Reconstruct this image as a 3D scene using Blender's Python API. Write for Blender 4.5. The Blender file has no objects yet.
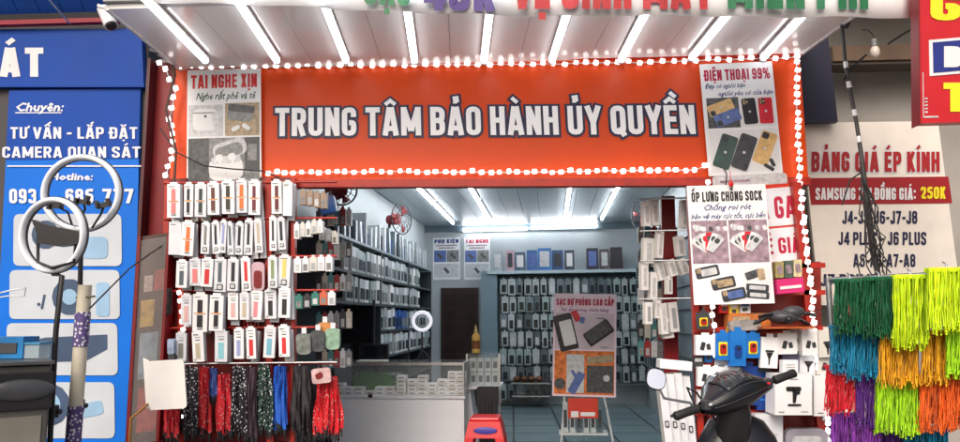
import bpy, math, random, unicodedata
from mathutils import Vector, Matrix, Euler
rnd = random.Random(7)
SC = bpy.context.scene
COL = SC.collection
rad = math.radians

# ------------------------------------------------------------------ camera
CAM_Z, FPX = 1.45, 705.0
YAW, PITCH, ROLL = rad(2.5), rad(7.9), rad(-0.5)
cd = bpy.data.cameras.new('camera')
cam = bpy.data.objects.new('camera', cd); COL.objects.link(cam)
cd.sensor_width = 36; cd.lens = 36 * FPX / 960; cd.clip_start = 0.05; cd.clip_end = 500
CAMR = Matrix.Rotation(YAW, 3, 'Z') @ Matrix.Rotation(math.pi/2 + PITCH, 3, 'X') @ Matrix.Rotation(ROLL, 3, 'Z')
CAMP = Vector((0, 0, CAM_Z))
cam.matrix_world = Matrix.Translation(CAMP) @ CAMR.to_4x4()
SC.camera = cam

# ------------------------------------------------------------------ sky, sun, exposure
w = bpy.data.worlds.new('World'); SC.world = w; w.use_nodes = True
nt = w.node_tree
sky = nt.nodes.new('ShaderNodeTexSky'); sky.sky_type = 'NISHITA'; sky.sun_disc = False
SUN_EL, SUN_AZ = rad(38), rad(196)
sky.sun_elevation = SUN_EL; sky.sun_rotation = SUN_AZ; sky.air_density = .7; sky.dust_density = 7.0; sky.ozone_density = .6
nt.links.new(sky.outputs[0], nt.nodes['Background'].inputs[0])
nt.nodes['Background'].inputs[1].default_value = 0.14
sl = bpy.data.lights.new('sun', 'SUN'); sl.energy = 1.0; sl.angle = rad(35); sl.color = (1, .97, .93)
so = bpy.data.objects.new('sun', sl); COL.objects.link(so)
sdir = Vector((math.sin(SUN_AZ)*math.cos(SUN_EL), math.cos(SUN_AZ)*math.cos(SUN_EL), math.sin(SUN_EL)))
so.rotation_euler = (-sdir).to_track_quat('-Z', 'Y').to_euler()
so.location = sdir * 30
SC.view_settings.view_transform = 'Standard'; SC.view_settings.look = 'None'
SC.view_settings.gamma = 1; SC.view_settings.use_curve_mapping = False
SC.view_settings.exposure = 0.22
SC.cycles.use_denoising = True
SC.cycles.max_bounces = 8; SC.cycles.transparent_max_bounces = 12
SC.cycles.caustics_reflective = False; SC.cycles.caustics_refractive = False
SC.cycles.sample_clamp_indirect = 6

# ------------------------------------------------------------------ where things stand
def ray(px, py):
    return (CAMR @ Vector(((px-480)/FPX, -(py-221)/FPX, -1))).normalized()
def at(px, py, Y):                       # the point at this bearing that stands Y metres down the street front
    d = ray(px, py); return CAMP + d * (Y / d.y)
TH = rad(3.3)                            # the shop's room is turned a little from its front
RA = Vector((math.sin(TH), math.cos(TH), 0)); RR = Vector((math.cos(TH), -math.sin(TH), 0))
def R(u, v, z): return RR*u + RA*v + Vector((0, 0, z))
def rm(px, py, v):
    d = ray(px, py); return CAMP + d * (v / d.dot(RA))
def rwall(px, py, u):
    d = ray(px, py); return CAMP + d * (u / d.dot(RR))
def rz(px, py, z):
    d = ray(px, py); return CAMP + d * ((z-CAM_Z) / d.z)
def uvz(p): return (p.dot(RR), p.dot(RA), p.z)
ROOM = Matrix.Rotation(-TH, 3, 'Z')

# ------------------------------------------------------------------ materials
def S(r, g, b):
    f = lambda c: ((c/255+.055)/1.055)**2.4 if c > 10 else c/255/12.92
    return (f(r), f(g), f(b))
MATS = {}
def M(name, col=None, rough=.5, metal=0, var=.12, scale=6, bump=0, bscale=60, alpha=1, trans=0, emit=0, ecol=None, coat=0, speck=None, ior=1.45, spec=.5):
    if name in MATS: return MATS[name]
    m = bpy.data.materials.new(name); m.use_nodes = True; MATS[name] = m
    n = m.node_tree.nodes; L = m.node_tree.links; b = n['Principled BSDF']
    b.inputs['Roughness'].default_value = rough; b.inputs['Metallic'].default_value = metal
    b.inputs['IOR'].default_value = ior; b.inputs['Specular IOR Level'].default_value = spec
    b.inputs['Alpha'].default_value = alpha; b.inputs['Transmission Weight'].default_value = trans
    b.inputs['Coat Weight'].default_value = coat
    c4 = (*col, 1)
    b.inputs['Base Color'].default_value = c4
    tc = n.new('ShaderNodeTexCoord')
    if var > 0:
        nz = n.new('ShaderNodeTexNoise'); nz.inputs['Scale'].default_value = scale; nz.inputs['Detail'].default_value = 6
        L.new(tc.outputs['Object'], nz.inputs['Vector'])
        mx = n.new('ShaderNodeMix'); mx.data_type = 'RGBA'
        mx.inputs[6].default_value = (*[max(0, x*(1-var)) for x in col], 1)
        mx.inputs[7].default_value = (*[min(1, x*(1+var)) for x in col], 1)
        rp = n.new('ShaderNodeMapRange'); rp.inputs[1].default_value = .3; rp.inputs[2].default_value = .7
        L.new(nz.outputs[0], rp.inputs[0]); L.new(rp.outputs[0], mx.inputs[0])
        out = mx.outputs[2]
        if speck:
            vo = n.new('ShaderNodeTexVoronoi'); vo.inputs['Scale'].default_value = speck[1]
            L.new(tc.outputs['Object'], vo.inputs['Vector'])
            lt = n.new('ShaderNodeMath'); lt.operation = 'LESS_THAN'; lt.inputs[1].default_value = speck[2]
            L.new(vo.outputs['Distance'], lt.inputs[0])
            m2 = n.new('ShaderNodeMix'); m2.data_type = 'RGBA'; m2.inputs[7].default_value = (*speck[0], 1)
            L.new(lt.outputs[0], m2.inputs[0]); L.new(out, m2.inputs[6]); out = m2.outputs[2]
        L.new(out, b.inputs['Base Color'])
        r2 = n.new('ShaderNodeMapRange'); r2.inputs[3].default_value = max(.02, rough-.08); r2.inputs[4].default_value = min(1, rough+.1)
        L.new(nz.outputs[0], r2.inputs[0]); L.new(r2.outputs[0], b.inputs['Roughness'])
    if bump:
        n2 = n.new('ShaderNodeTexNoise'); n2.inputs['Scale'].default_value = bscale; n2.inputs['Detail'].default_value = 4
        L.new(tc.outputs['Object'], n2.inputs['Vector'])
        bp = n.new('ShaderNodeBump'); bp.inputs['Strength'].default_value = bump; bp.inputs['Distance'].default_value = .02
        L.new(n2.outputs[0], bp.inputs['Height']); L.new(bp.outputs[0], b.inputs['Normal'])
    if emit:
        b.inputs['Emission Color'].default_value = (*(ecol or col), 1); b.inputs['Emission Strength'].default_value = emit
    return m
white = M('white_paper', (.78, .78, .79), .45, var=.05)
white2 = M('white_card', (.66, .68, .72), .4, var=.1, scale=9)
cream = M('cream_card', (.62, .60, .55), .45, var=.1)
greycard = M('grey_card', (.34, .36, .38), .45, var=.15)
black = M('black_plastic', (.012, .012, .014), .35, var=.2)
dark = M('dark_grey_plastic', (.04, .042, .048), .4, var=.2)
navy = M('navy_print', S(28, 30, 66), .4, var=.05)
orange = M('orange_vinyl', S(210, 70, 18), .36, var=.09, scale=1.6, bump=.12, bscale=4, spec=.3)
redmetal = M('red_painted_metal', S(160, 36, 22), .4, var=.18, scale=12)
darkred = M('dark_red_paint', S(112, 8, 16), .42, var=.18, scale=5, bump=.05, bscale=20)
red = M('red_print', S(196, 22, 26), .4, var=.05)
crimson = M('crimson_print', S(170, 20, 60), .4, var=.05)
purple = M('purple_print', S(76, 40, 130), .4, var=.05)
green = M('green_print', S(14, 128, 74), .4, var=.05)
dgreen = M('dark_green_print', S(16, 70, 52), .4, var=.05)
blueink = M('blue_print', S(42, 56, 120), .4, var=.05)
blue = M('blue_vinyl', S(3, 66, 158), .5, var=.09, scale=2, bump=.05, bscale=5, spec=.25)
blue2 = M('light_blue_vinyl', S(6, 104, 206), .5, var=.09, scale=2, bump=.05, bscale=5, spec=.25)
dblue = M('dark_blue_sheet', S(10, 40, 110), .4, var=.1, scale=3)
yellow = M('yellow_print', S(232, 214, 30), .4, var=.05)
steel = M('steel', (.42, .43, .44), .35, 1, var=.15, scale=20)
chrome = M('chrome', (.75, .76, .78), .1, 1, var=.05)
rubber = M('rubber', (.012, .012, .013), .6, var=.2)
glass = M('glass', (.8, .9, .9), .03, var=0, alpha=.09)
tube_on = M('lit_tube', (.95, .97, 1), .4, var=0, emit=6.5, ecol=(.95, .98, 1))
tube_in = M('lit_room_tube', (.95, .97, 1), .4, var=0, emit=22, ecol=(.95, .97, 1))
led_on = M('lit_led', (1, .97, .92), .4, var=0, emit=3.6, ecol=(1, .94, .92))
teal = M('teal_wall_paint', S(164, 172, 175), .5, var=.08, scale=2)

# ------------------------------------------------------------------ mesh builder
LOC = {}
class MB:
    def __init__(s): s.v = []; s.f = []; s.m = []; s.sm = []
    def face(s, pts, m=0, smooth=False):
        i = len(s.v); s.v += [tuple(p) for p in pts]; s.f.append(list(range(i, i+len(pts)))); s.m.append(m); s.sm.append(smooth)
    def grid(s, rows, m=0, smooth=True, closed=False):
        i = len(s.v); n = len(rows[0])
        for r in rows: s.v += [tuple(p) for p in r]
        for a in range(len(rows)-1):
            for b in range(n if closed else n-1):
                c = (b+1) % n
                s.f.append([i+a*n+b, i+a*n+c, i+(a+1)*n+c, i+(a+1)*n+b]); s.m.append(m); s.sm.append(smooth)
    def hexa(s, p, m=0):       # p: 4 bottom, 4 top
        i = len(s.v); s.v += [tuple(q) for q in p]
        for f in ((3,2,1,0),(4,5,6,7),(0,1,5,4),(1,2,6,5),(2,3,7,6),(3,0,4,7)):
            s.f.append([i+k for k in f]); s.m.append(m); s.sm.append(False)
    def box(s, c, size, rot=None, m=0):
        c = Vector(c); q = []
        for z in (-.5, .5):
            for x, y in ((-.5,-.5),(.5,-.5),(.5,.5),(-.5,.5)):
                o = Vector((x*size[0], y*size[1], z*size[2])); q.append(c + (rot @ o if rot else o))
        s.hexa(q, m)
    def rbox(s, u0, u1, v0, v1, z0, z1, m=0):
        s.hexa([R(u0,v0,z0),R(u1,v0,z0),R(u1,v1,z0),R(u0,v1,z0),R(u0,v0,z1),R(u1,v0,z1),R(u1,v1,z1),R(u0,v1,z1)], m)
    def prism(s, pts, N, m=0, mside=None):       # pts: planar outline, N: thickness vector pointing away from the front
        n = len(pts); pts = [Vector(p) for p in pts]; bk = [p + N for p in pts]
        s.face(pts, m)
        s.face(bk[::-1], m if mside is None else mside)
        for a in range(n):
            b = (a+1) % n; s.face([pts[b], pts[a], bk[a], bk[b]], m if mside is None else mside)
    def tube(s, path, r, n=8, m=0, cap=True, closed=False):
        path = [Vector(p) for p in path]; rows = []
        k = len(path); rr = r if isinstance(r, (list, tuple)) else [r]*k
        pn = None
        for i, p in enumerate(path):
            a = path[i-1] if (i > 0 or closed) else p; b = path[(i+1) % k] if (i < k-1 or closed) else p
            t = (b-a).normalized()
            if pn is None:
                pn = t.orthogonal().normalized()
            pn = (pn - t*pn.dot(t)).normalized(); bn = t.cross(pn)
            rows.append([p + (pn*math.cos(2*math.pi*j/n) + bn*math.sin(2*math.pi*j/n))*rr[i] for j in range(n)])
        if closed: rows.append(rows[0])
        s.grid(rows, m, True, True)
        if cap and not closed:
            s.face(rows[0][::-1], m); s.face(rows[-1], m)
    def ball(s, c, r, m=0, n=10, k=6, rot=None):
        c = Vector(c); r = Vector(r) if isinstance(r, (tuple, list, Vector)) else Vector((r, r, r)); rows = []
        for i in range(k+1):
            a = math.pi*i/k; row = []
            for j in range(n):
                b = 2*math.pi*j/n
                o = Vector((math.sin(a)*math.cos(b)*r.x, math.sin(a)*math.sin(b)*r.y, -math.cos(a)*r.z)); row.append(c + (rot @ o if rot else o))
            rows.append(row)
        s.grid(rows, m, True, True)
    def build(s, name, mats, parent=None, bev=0, kind=None, loc=None):
        off = Vector(LOC.get(parent.name, (0,0,0))) if parent else Vector(loc or (0,0,0))
        me = bpy.data.meshes.new(name)
        me.from_pydata([(x-off.x, y-off.y, z-off.z) for x, y, z in s.v], [], s.f)
        for a in (mats if isinstance(mats, (list, tuple)) else [mats]): me.materials.append(a)
        me.polygons.foreach_set('material_index', s.m); me.polygons.foreach_set('use_smooth', s.sm); me.update()
        o = bpy.data.objects.new(name, me); COL.objects.link(o)
        if parent: o.parent = parent; LOC[o.name] = off
        else: o.location = off
        if kind: o['kind'] = kind
        if bev:
            b = o.modifiers.new('bevel', 'BEVEL'); b.width = bev; b.segments = 2; b.limit_method = 'ANGLE'
        return o
def by_colour(mb, name, mats, parent):     # one part for each printed mark
    for k, m_ in enumerate(mats):
        p_ = MB()
        for f, mi in zip(mb.f, mb.m):
            if mi == k: p_.face([mb.v[i] for i in f])
        if p_.f: p_.build(name, m_, parent)
def tag(o, label, cat, group=None):
    o['label'] = label; o['category'] = cat
    if group: o['group'] = group
    return o
def thing(name, label, cat, loc=(0,0,0), group=None):
    o = bpy.data.objects.new(name, None); COL.objects.link(o); o.location = loc; o.empty_display_size = .1
    LOC[o.name] = tuple(loc); return tag(o, label, cat, group)
def solo(name, mb, mats, label, cat, group=None, bev=0):
    xs = [v[0] for v in mb.v]; ys = [v[1] for v in mb.v]; zs = [v[2] for v in mb.v]
    o = mb.build(name, mats, None, bev, loc=((min(xs)+max(xs))/2, (min(ys)+max(ys))/2, min(zs)))
    return tag(o, label, cat, group)
def clone(o, loc=None, label=None, parent=None):
    c = o.copy(); COL.objects.link(c)
    if parent: c.parent = parent
    if loc is not None: c.location = loc
    if label: c['label'] = label
    for ch in o.children: clone(ch, parent=c)
    return c
ORD = 'first second third fourth fifth sixth seventh eighth ninth tenth eleventh twelfth thirteenth fourteenth fifteenth sixteenth seventeenth eighteenth nineteenth twentieth twenty-first twenty-second twenty-third twenty-fourth twenty-fifth'.split()

# ------------------------------------------------------------------ lettering: a condensed block face drawn as strokes
def _rd(p, r, closed=False):
    out = []; n = len(p)
    for i in range(n):
        if not closed and i in (0, n-1): out.append(Vector(p[i])); continue
        a, b, c = Vector(p[i-1]), Vector(p[i]), Vector(p[(i+1) % n])
        d1, d2 = (a-b), (c-b); q = min(r, d1.length*.48, d2.length*.48); d1.normalize(); d2.normalize()
        s0, s1 = b+d1*q, b+d2*q
        for k in range(4):
            t = k/3; out.append(s0*(1-t)**2 + b*2*t*(1-t) + s1*t*t)
    return out
def glyph(ch, t):
    W = {'I': t, '1': .34, '-': .3, ':': t, '.': t, ',': t, 'M': .66, 'E': .42, 'L': .4, 'J': .42, ' ': .15, '%': .7, 'A': .54, 'V': .52, 'Y': .52, '&': .5, '+': .4, '/': .3}.get(ch, .48)
    L, Rr, b, T, c, w = t/2, W-t/2, t/2, 1-t/2, W/2, W; r = .17
    st = [(L,0),(L,1)]
    g = {
     'A': [[(L*.95,0),(c-.03,1)],[(Rr+.05*L,0),(c+.03,1)],[(L+.08,.25),(Rr-.08,.25)]],
     'B': [st,('r',[(L,T),(Rr,T),(Rr,.52),(L,.52)]),('r',[(L,.52),(Rr,.52),(Rr,b),(L,b)])],
     'C': [('r',[(Rr,.66),(Rr,T),(L,T),(L,b),(Rr,b),(Rr,.34)])],
     'D': [st,('r',[(L,T),(Rr,T),(Rr,b),(L,b)])],
     'E': [st,[(L,T),(w,T)],[(L,.52),(w*.92,.52)],[(L,b),(w,b)]],
     'G': [('r',[(Rr,.66),(Rr,T),(L,T),(L,b),(Rr,b),(Rr,.46),(c,.46)])],
     'H': [st,[(Rr,0),(Rr,1)],[(L,.52),(Rr,.52)]],
     'I': [[(c,0),(c,1)]],
     'J': [('r',[(Rr,1),(Rr,b),(L,b),(L,.3)])],
     'K': [st,[(Rr,1),(L+.03,.4)],[(L+.1,.56),(Rr+.01,0)]],
     'L': [st,[(L,b),(w,b)]],
     'M': [st,[(Rr,0),(Rr,1)],[(L,.98),(c,.16)],[(Rr,.98),(c,.16)]],
     'N': [st,[(Rr,0),(Rr,1)],[(L,.96),(Rr,.04)]],
     'O': [('c',[(L,T),(Rr,T),(Rr,b),(L,b)])],
     'P': [st,('r',[(L,T),(Rr,T),(Rr,.45),(L,.45)])],
     'Q': [('c',[(L,T),(Rr,T),(Rr,b),(L,b)]),[(c+.02,.24),(Rr+.04,-.05)]],
     'R': [st,('r',[(L,T),(Rr,T),(Rr,.48),(L,.48)]),[(c+.01,.48),(Rr,0)]],
     'S': [('r',[(Rr,.69),(Rr,T),(L,T),(L,.58),(Rr,.42),(Rr,b),(L,b),(L,.31)])],
     'T': [[(0,T),(w,T)],[(c,0),(c,1)]],
     'U': [('r',[(L,1),(L,b),(Rr,b),(Rr,1)])],
     'V': [[(L*.95,1),(c,0)],[(Rr+.02,1),(c,0)]],
     'X': [[(L,1),(Rr,0)],[(Rr,1),(L,0)]],
     'Y': [[(L*.9,1),(c,.42)],[(Rr+.02,1),(c,.42)],[(c,0),(c,.5)]],
     'Z': [[(0,T),(w,T)],[(Rr,T),(L,b)],[(0,b),(w,b)]],
     '0': [('c',[(L,T),(Rr,T),(Rr,b),(L,b)])],
     '1': [[(Rr,0),(Rr,1)],[(Rr,.9),(0,.72)]],
     '2': [('r',[(L,.68),(L,T),(Rr,T),(Rr,.55),(L,b),(w,b)])],
     '3': [('r',[(L,.72),(L,T),(Rr,T),(Rr,.53),(c-.05,.53)]),('r',[(c-.05,.53),(Rr,.53),(Rr,b),(L,b),(L,.28)])],
     '4': [[(Rr-.04,0),(Rr-.04,1)],[(0,.27),(w+.03,.27)],[(Rr-.06,.96),(L-.02,.27)]],
     '5': [('r',[(w*.96,T),(L,T),(L,.58),(Rr,.58),(Rr,b),(L,b),(L,.28)])],
     '6': [('r',[(Rr,.72),(Rr,T),(L,T),(L,b),(Rr,b),(Rr,.56),(L,.56)])],
     '7': [[(0,T),(w,T)],[(Rr,T),(L+.08,0)]],
     '8': [('c',[(L,T),(Rr,T),(Rr,.53),(L,.53)]),('c',[(L,.53),(Rr,.53),(Rr,b),(L,b)])],
     '9': [('r',[(L,.28),(L,b),(Rr,b),(Rr,T),(L,T),(L,.44),(Rr,.44)])],
     '-': [[(0,.45),(w,.45)]], ':': [[(c,.1),(c,.1+t)],[(c,.6),(c,.6+t)]], '.': [[(c,0),(c,t)]], ',': [[(c,t),(c-.05,-.12)]],
     '%': [('c',[(.07,.93),(.27,.93),(.27,.55),(.07,.55)]),('c',[(.43,.45),(.63,.45),(.63,.07),(.43,.07)]),[(.55,1),(.15,0)]],
     '/': [[(0,0),(w,1)]], '+': [[(0,.5),(w,.5)],[(c,.2),(c,.8)]],
    }.get(ch, [])
    out = []
    for q in g:
        if isinstance(q, tuple): out.append((_rd(q[1], r, q[0] == 'c'), q[0] == 'c', t/2 if ch != '%' or q[0] != 'c' else t*.36))
        else: out.append(([Vector(x) for x in q], False, t/2 if ch != '%' else t*.3))
    return out, W
def layout(s, t=.17, gap=.08):
    strokes = []; x = 0
    for raw in s:
        d = unicodedata.normalize('NFD', raw); base = d[0]; marks = d[1:]
        bar = base in 'Đđ'
        if bar: base = 'D'
        g, W = glyph(base.upper(), t)
        for p, cl, h in g: strokes.append(([q+Vector((x, 0)) for q in p], cl, h))
        c = x+W/2; k = t*.36; top = 1.09
        if bar: strokes.append(([Vector((x-.08, .52)), Vector((x+.26, .52))], False, t*.4))
        hat = False
        for mk in marks:
            o = ord(mk); V = lambda *a: [Vector((c+p, q)) for p, q in a]
            if o == 0x302: strokes.append((V((-.17, top), (0, top+.14), (.17, top)), False, k)); hat = True
            elif o == 0x306: strokes.append((V((-.16, top+.14), (-.08, top+.03), (.08, top+.03), (.16, top+.14)), False, k)); hat = True
            elif o == 0x31b: strokes.append((V((W/2-.04, .92), (W/2+.09, .98), (W/2+.1, 1.13)), False, k))
            elif o == 0x323: strokes.append((V((0, -.08-t*.8), (0, -.08)), False, t*.45))
            else:
                dx, dy = ((.12, .17) if hat else (0, .02))
                P = {0x300: ((-.1, .19), (.08, .02)), 0x301: ((.1, .19), (-.08, .02)), 0x309: ((-.07, .18), (.06, .2), (.07, .1), (0, .06), (0, 0)), 0x303: ((-.16, .04), (-.06, .12), (.06, .05), (.16, .13))}.get(o)
                if P: strokes.append((V(*[(p+dx, top+dy+q-.0) for p, q in P]), False, k))
        x += W+gap
    return strokes, x-gap
def stroke_quads(p, closed, h, e=0):
    n = len(p); L = []
    pts = [q.copy() for q in p]
    if not closed and e:
        d = (pts[0]-pts[1]).normalized(); pts[0] += d*e; d = (pts[-1]-pts[-2]).normalized(); pts[-1] += d*e
    hh = h+e
    for i in range(n):
        a = pts[i-1] if (i or closed) else None; b = pts[(i+1) % n] if (i < n-1 or closed) else None
        d1 = (pts[i]-a).normalized() if a is not None else None; d2 = (b-pts[i]).normalized() if b is not None else None
        if d1 is None: d1 = d2
        if d2 is None: d2 = d1
        n1, n2 = Vector((-d1.y, d1.x)), Vector((-d2.y, d2.x)); m = n1+n2
        if m.length < .2: m = n1
        m.normalize(); k = hh/max(.55, m.dot(n1)); L.append((pts[i]+m*k, pts[i]-m*k))
    return [(L[i][0], L[i][1], L[(i+1) % n][1], L[(i+1) % n][0]) for i in range(n if closed else n-1)]

class Board:                       # a flat panel in the world: origin at its lower corner, U across, V up, N towards the street
    def __init__(s, tl, tr, br, bl):
        s.U = ((tr-tl)+(br-bl))/2; s.V = ((tl-bl)+(tr-br))/2; c = (tl+tr+br+bl)/4; s.O = c - s.U/2 - s.V/2
        s.N = s.U.cross(s.V).normalized()
        s.asp = s.V.length/s.U.length
    @classmethod
    def px(cls, q, Y): return cls(*[at(x, y, Y) for x, y in q])
    @classmethod
    def rect(cls, x0, y0, x1, y1, Y): return cls.px(((x0,y0),(x1,y0),(x1,y1),(x0,y1)), Y)
    def p(s, a, b, d=0): return s.O + s.U*a + s.V*b + s.N*d
    def slab(s, mb, a0, b0, a1, b1, d1, d0=0, m=0, mside=None):
        mb.prism([s.p(a0,b0,d1), s.p(a1,b0,d1), s.p(a1,b1,d1), s.p(a0,b1,d1)], -s.N*(d1-d0), m, mside)
    def poly(s, mb, pts, d1, d0=0, m=0): mb.prism([s.p(a, b, d1) for a, b in pts], -s.N*(d1-d0), m)
    def rr(s, mb, cx, cy, w, h, d1, d0=0, ang=0, m=0, r=.25):   # rounded plate, sizes in widths of the board
        q = _rd([(-w/2,-h/2),(w/2,-h/2),(w/2,h/2),(-w/2,h/2)], r*min(w, h), True); ca, sa = math.cos(ang), math.sin(ang)
        s.poly(mb, [(cx+(x*ca-y*sa), cy+(x*sa+y*ca)/s.asp) for x, y in q], d1, d0, m)
    def disc(s, mb, cx, cy, r, d1, d0=0, m=0, sq=1, n=14):
        s.poly(mb, [(cx+r*math.cos(6.2832*i/n), cy+r*sq*math.sin(6.2832*i/n)/s.asp) for i in range(n)], d1, d0, m)
    def text(s, mb, txt, a0, b0, a1, b1, d=.002, m=0, t=.17, gap=.09, e=0, slant=0):
        st, W = layout(txt, t, gap)
        k = 0
        for (p, cl, h) in st:
            for q in stroke_quads(p, cl, h, e):
                k = (k+1) % 47
                mb.face([s.p(a0+(v.x+slant*v.y)/W*(a1-a0), b0+v.y*(b1-b0), d+k*.00002) for v in (q[1], q[2], q[3], q[0])][::-1], m)
    def hand(s, mb, txt, a0, b0, a1, b1, d=.002, m=0, bold=.012, shear=.35):   # sloped script line
        c = bpy.data.curves.new('line', 'FONT'); c.body = txt.translate(str.maketrans('ơớờợởƠ', 'oóòọỏO')); c.size = 1; c.shear = shear; c.resolution_u = 1
        o = bpy.data.objects.new('line', c); me = bpy.data.meshes.new_from_object(o)
        bpy.data.objects.remove(o); bpy.data.curves.remove(c)
        xs = [v.co.x for v in me.vertices]; x0, x1 = min(xs), max(xs)
        sx = (a1-a0)/(x1-x0); sy = (b1-b0)
        for k in range(4):
            dx, dy = ((0,0),(bold,0),(0,bold),(bold,bold))[k]
            for f in me.polygons:
                mb.face([s.p(a0+(me.vertices[i].co.x-x0+dx)*sx, b0+(me.vertices[i].co.y+dy)*sy*1.0, d+k*.00005) for i in f.vertices], m)
        bpy.data.meshes.remove(me)

# ================================================================== SETTING
gm = M('pavement_concrete', (.22, .21, .2), .8, var=.25, scale=3, bump=.2, bscale=80)
mb = MB(); mb.face([(-200,-200,0),(200,-200,0),(200,200,0),(-200,200,0)])
mb.build('ground', gm, kind='structure')
mb = MB(); mb.face([(-200,-9,.004),(200,-9,.004),(200,-1.2,.004),(-200,-1.2,.004)])
mb.build('road', M('asphalt', (.05, .05, .052), .85, var=.3, scale=5, bump=.3, bscale=150), kind='structure')
# tiled shop floor
tile = bpy.data.materials.new('floor_tile'); tile.use_nodes = True
n = tile.node_tree.nodes; L = tile.node_tree.links; b = n['Principled BSDF']
tc = n.new('ShaderNodeTexCoord'); br = n.new('ShaderNodeTexBrick'); br.offset = 0; br.inputs['Scale'].default_value = 1
br.inputs['Brick Width'].default_value = .6; br.inputs['Row Height'].default_value = .6; br.inputs['Mortar Size'].default_value = .014
br.inputs['Color1'].default_value = (*S(120,142,146),1); br.inputs['Color2'].default_value = (*S(112,134,140),1); br.inputs['Mortar'].default_value = (.05,.06,.06,1)
L.new(tc.outputs['Object'], br.inputs['Vector']); L.new(br.outputs[0], b.inputs['Base Color']); b.inputs['Roughness'].default_value = .22
UL, UR, VB, ZC = -2.18, 1.5, 12.0, 3.06
mb = MB(); mb.rbox(UL, UR, 4.78, VB, .0, .05)
mb.build('shop_floor', tile, kind='structure')

# ---- the shop building
bt = thing('shop_building', 'single storey phone shop with pale teal room behind an orange front', 'shop', R(0, 4.8, 0))
cm = M('ceiling_panel_paint', S(152, 162, 168), .35, var=.1, scale=1.5)
for u0, u1 in ((UL-.15, UL), (UR, UR+.15)):
    mb = MB(); mb.rbox(u0, u1, 5.06, VB, 0, ZC); mb.build('side_wall', teal, bt)
mb = MB(); mb.rbox(UL-.15, UR+.15, VB, VB+.15, 0, ZC); mb.build('rear_wall', teal, bt)
mb = MB(); mb.rbox(UL-.15, UR+.15, 5.06, VB+.15, ZC, ZC+.2)
k = 0; u = UL+.02
while u < UR-.2:                      # plastic ceiling boards
    mb.rbox(u, u+.245, 5.07, VB-.02, ZC-.02, ZC-.001); u += .25
mb.build('ceiling', cm, bt)
mb = MB(); mb.rbox(UL+.003, UR-.003, VB-.05, VB-.003, ZC-.12, ZC-.023); mb.build('cornice', M('cornice_paint', S(90,108,118), .5), bt)
# front piers and lintel behind the sign
pl0, pl1 = at(150, 300, 4.84), at(293, 300, 4.84)
pr0, pr1 = at(692, 300, 4.84), at(808, 300, 4.84)
for a, c in ((pl0, pl1), (pr0, pr1)):
    mb = MB(); mb.box(((a.x+c.x)/2, 4.84, 1.2), (c.x-a.x, .07, 2.4)); mb.build('pier', darkred, bt)
zl = at(480, 178, 4.8).z
mb = MB(); mb.box(((pl0.x+pr1.x)/2, 4.86, (zl+3.5)/2+.02), (pr1.x-pl0.x, .1, 3.5-zl)); mb.build('lintel', M('grey_lintel', (.2,.2,.2), .7), bt)

# rear door
a, c = rm(441, 288, VB-.03), rm(479, 372, VB-.03)
ua, _, za = uvz(a); uc = uvz(c)[0]
dt = bt
mb = MB(); mb.rbox(ua, uc, VB-.05, VB-.004, .05, za); dd = mb.build('door', M('dark_wood', S(48, 30, 26), .4, var=.3, scale=4), bt)
mb = MB()
for i in range(7): mb.rbox(ua+.06, uc-.06, VB-.065, VB-.051, .15+i*(za-.2)/7, .15+(i+.8)*(za-.2)/7)
mb.build('panel', M('dark_wood_panel', S(40, 24, 22), .35, var=.3, scale=4), dd)
mb = MB(); mb.tube([R(uc-.1, VB-.11, 1.0), R(uc-.1, VB-.11, 1.16)], .012); mb.build('handle', steel, dd)

# ---- shop-front sign
Q = ((174, 65), (802, 56), (806, 180), (172, 182))
sb = Board.px(Q, 4.76)
st = thing('shop_sign', 'wide orange shop sign with white outlined capitals across the front', 'sign', sb.p(.5, 0))
mb = MB(); sb.slab(mb, 0, 0, 1, 1, 0, -.06); mb.build('panel', orange, st)
mb = MB(); sb.slab(mb, 0, -.05, 1, .012, .03, -.05, 0); sb.slab(mb, 0, .99, 1, 1.02, .03, -.05, 0)
mb.build('frame', redmetal, st)
T = Board.px(((275,108),(694,106),(695,134),(276,137)), 4.76)
mb = MB(); T.text(mb, 'TRUNG TÂM BẢO HÀNH ỦY QUYỀN', 0, 0, 1, 1, .004, 0, .18, .08, .08); o1 = mb.build('lettering_outline', navy, st)
mb = MB(); T.text(mb, 'TRUNG TÂM BẢO HÀNH ỦY QUYỀN', 0, 0, 1, 1, .009, 0, .18, .08); mb.build('lettering', M('white_letters', (.9,.9,.92), .35, var=.03), st)

def poster(name, label, q, Y, thick=.008, group=None, plane=None):
    B = Board.px(q, Y) if plane is None else plane
    t = thing(name, label, 'poster', B.p(.5, 0, -thick), group)
    mb = MB(); B.slab(mb, 0, 0, 1, 1, 0, -thick); mb.build('sheet', white, t, .001)
    return B, t
pic_grey = M('print_grey', S(120,122,122), .35, var=0.45, scale=38)
pic_lgrey = M('print_pale_grey', S(190,192,194), .35, var=0.22, scale=30)
pic_dgrey = M('print_dark_grey', S(70,72,74), .35, var=0.5, scale=40)
pic_tan = M('print_tan', S(160,140,112), .35, var=0.4, scale=45)
pic_gold = M('print_gold', S(206,170,112), .3, var=0.2, scale=25)
pic_green = M('print_phone_green', S(50,74,70), .3, var=0.3, scale=20)
pic_slate = M('print_phone_slate', S(52,56,62), .3, var=0.4, scale=22)
pic_blue = M('print_phone_blue', S(84,104,160), .3, var=0.3, scale=22)
pic_red = M('print_phone_red', S(196,34,48), .3, var=0.2, scale=20)
pic_black = M('print_phone_black', S(24,24,34), .3, var=0.5, scale=25)
pic_mauve = M('print_mauve', S(150,128,140), .4, var=.45, scale=25)
pic_wh = M('print_white', (.7,.7,.71), .35, var=.05)
pic_orange = M('print_orange', S(206,110,46), .4, var=0.45, scale=26)

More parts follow.
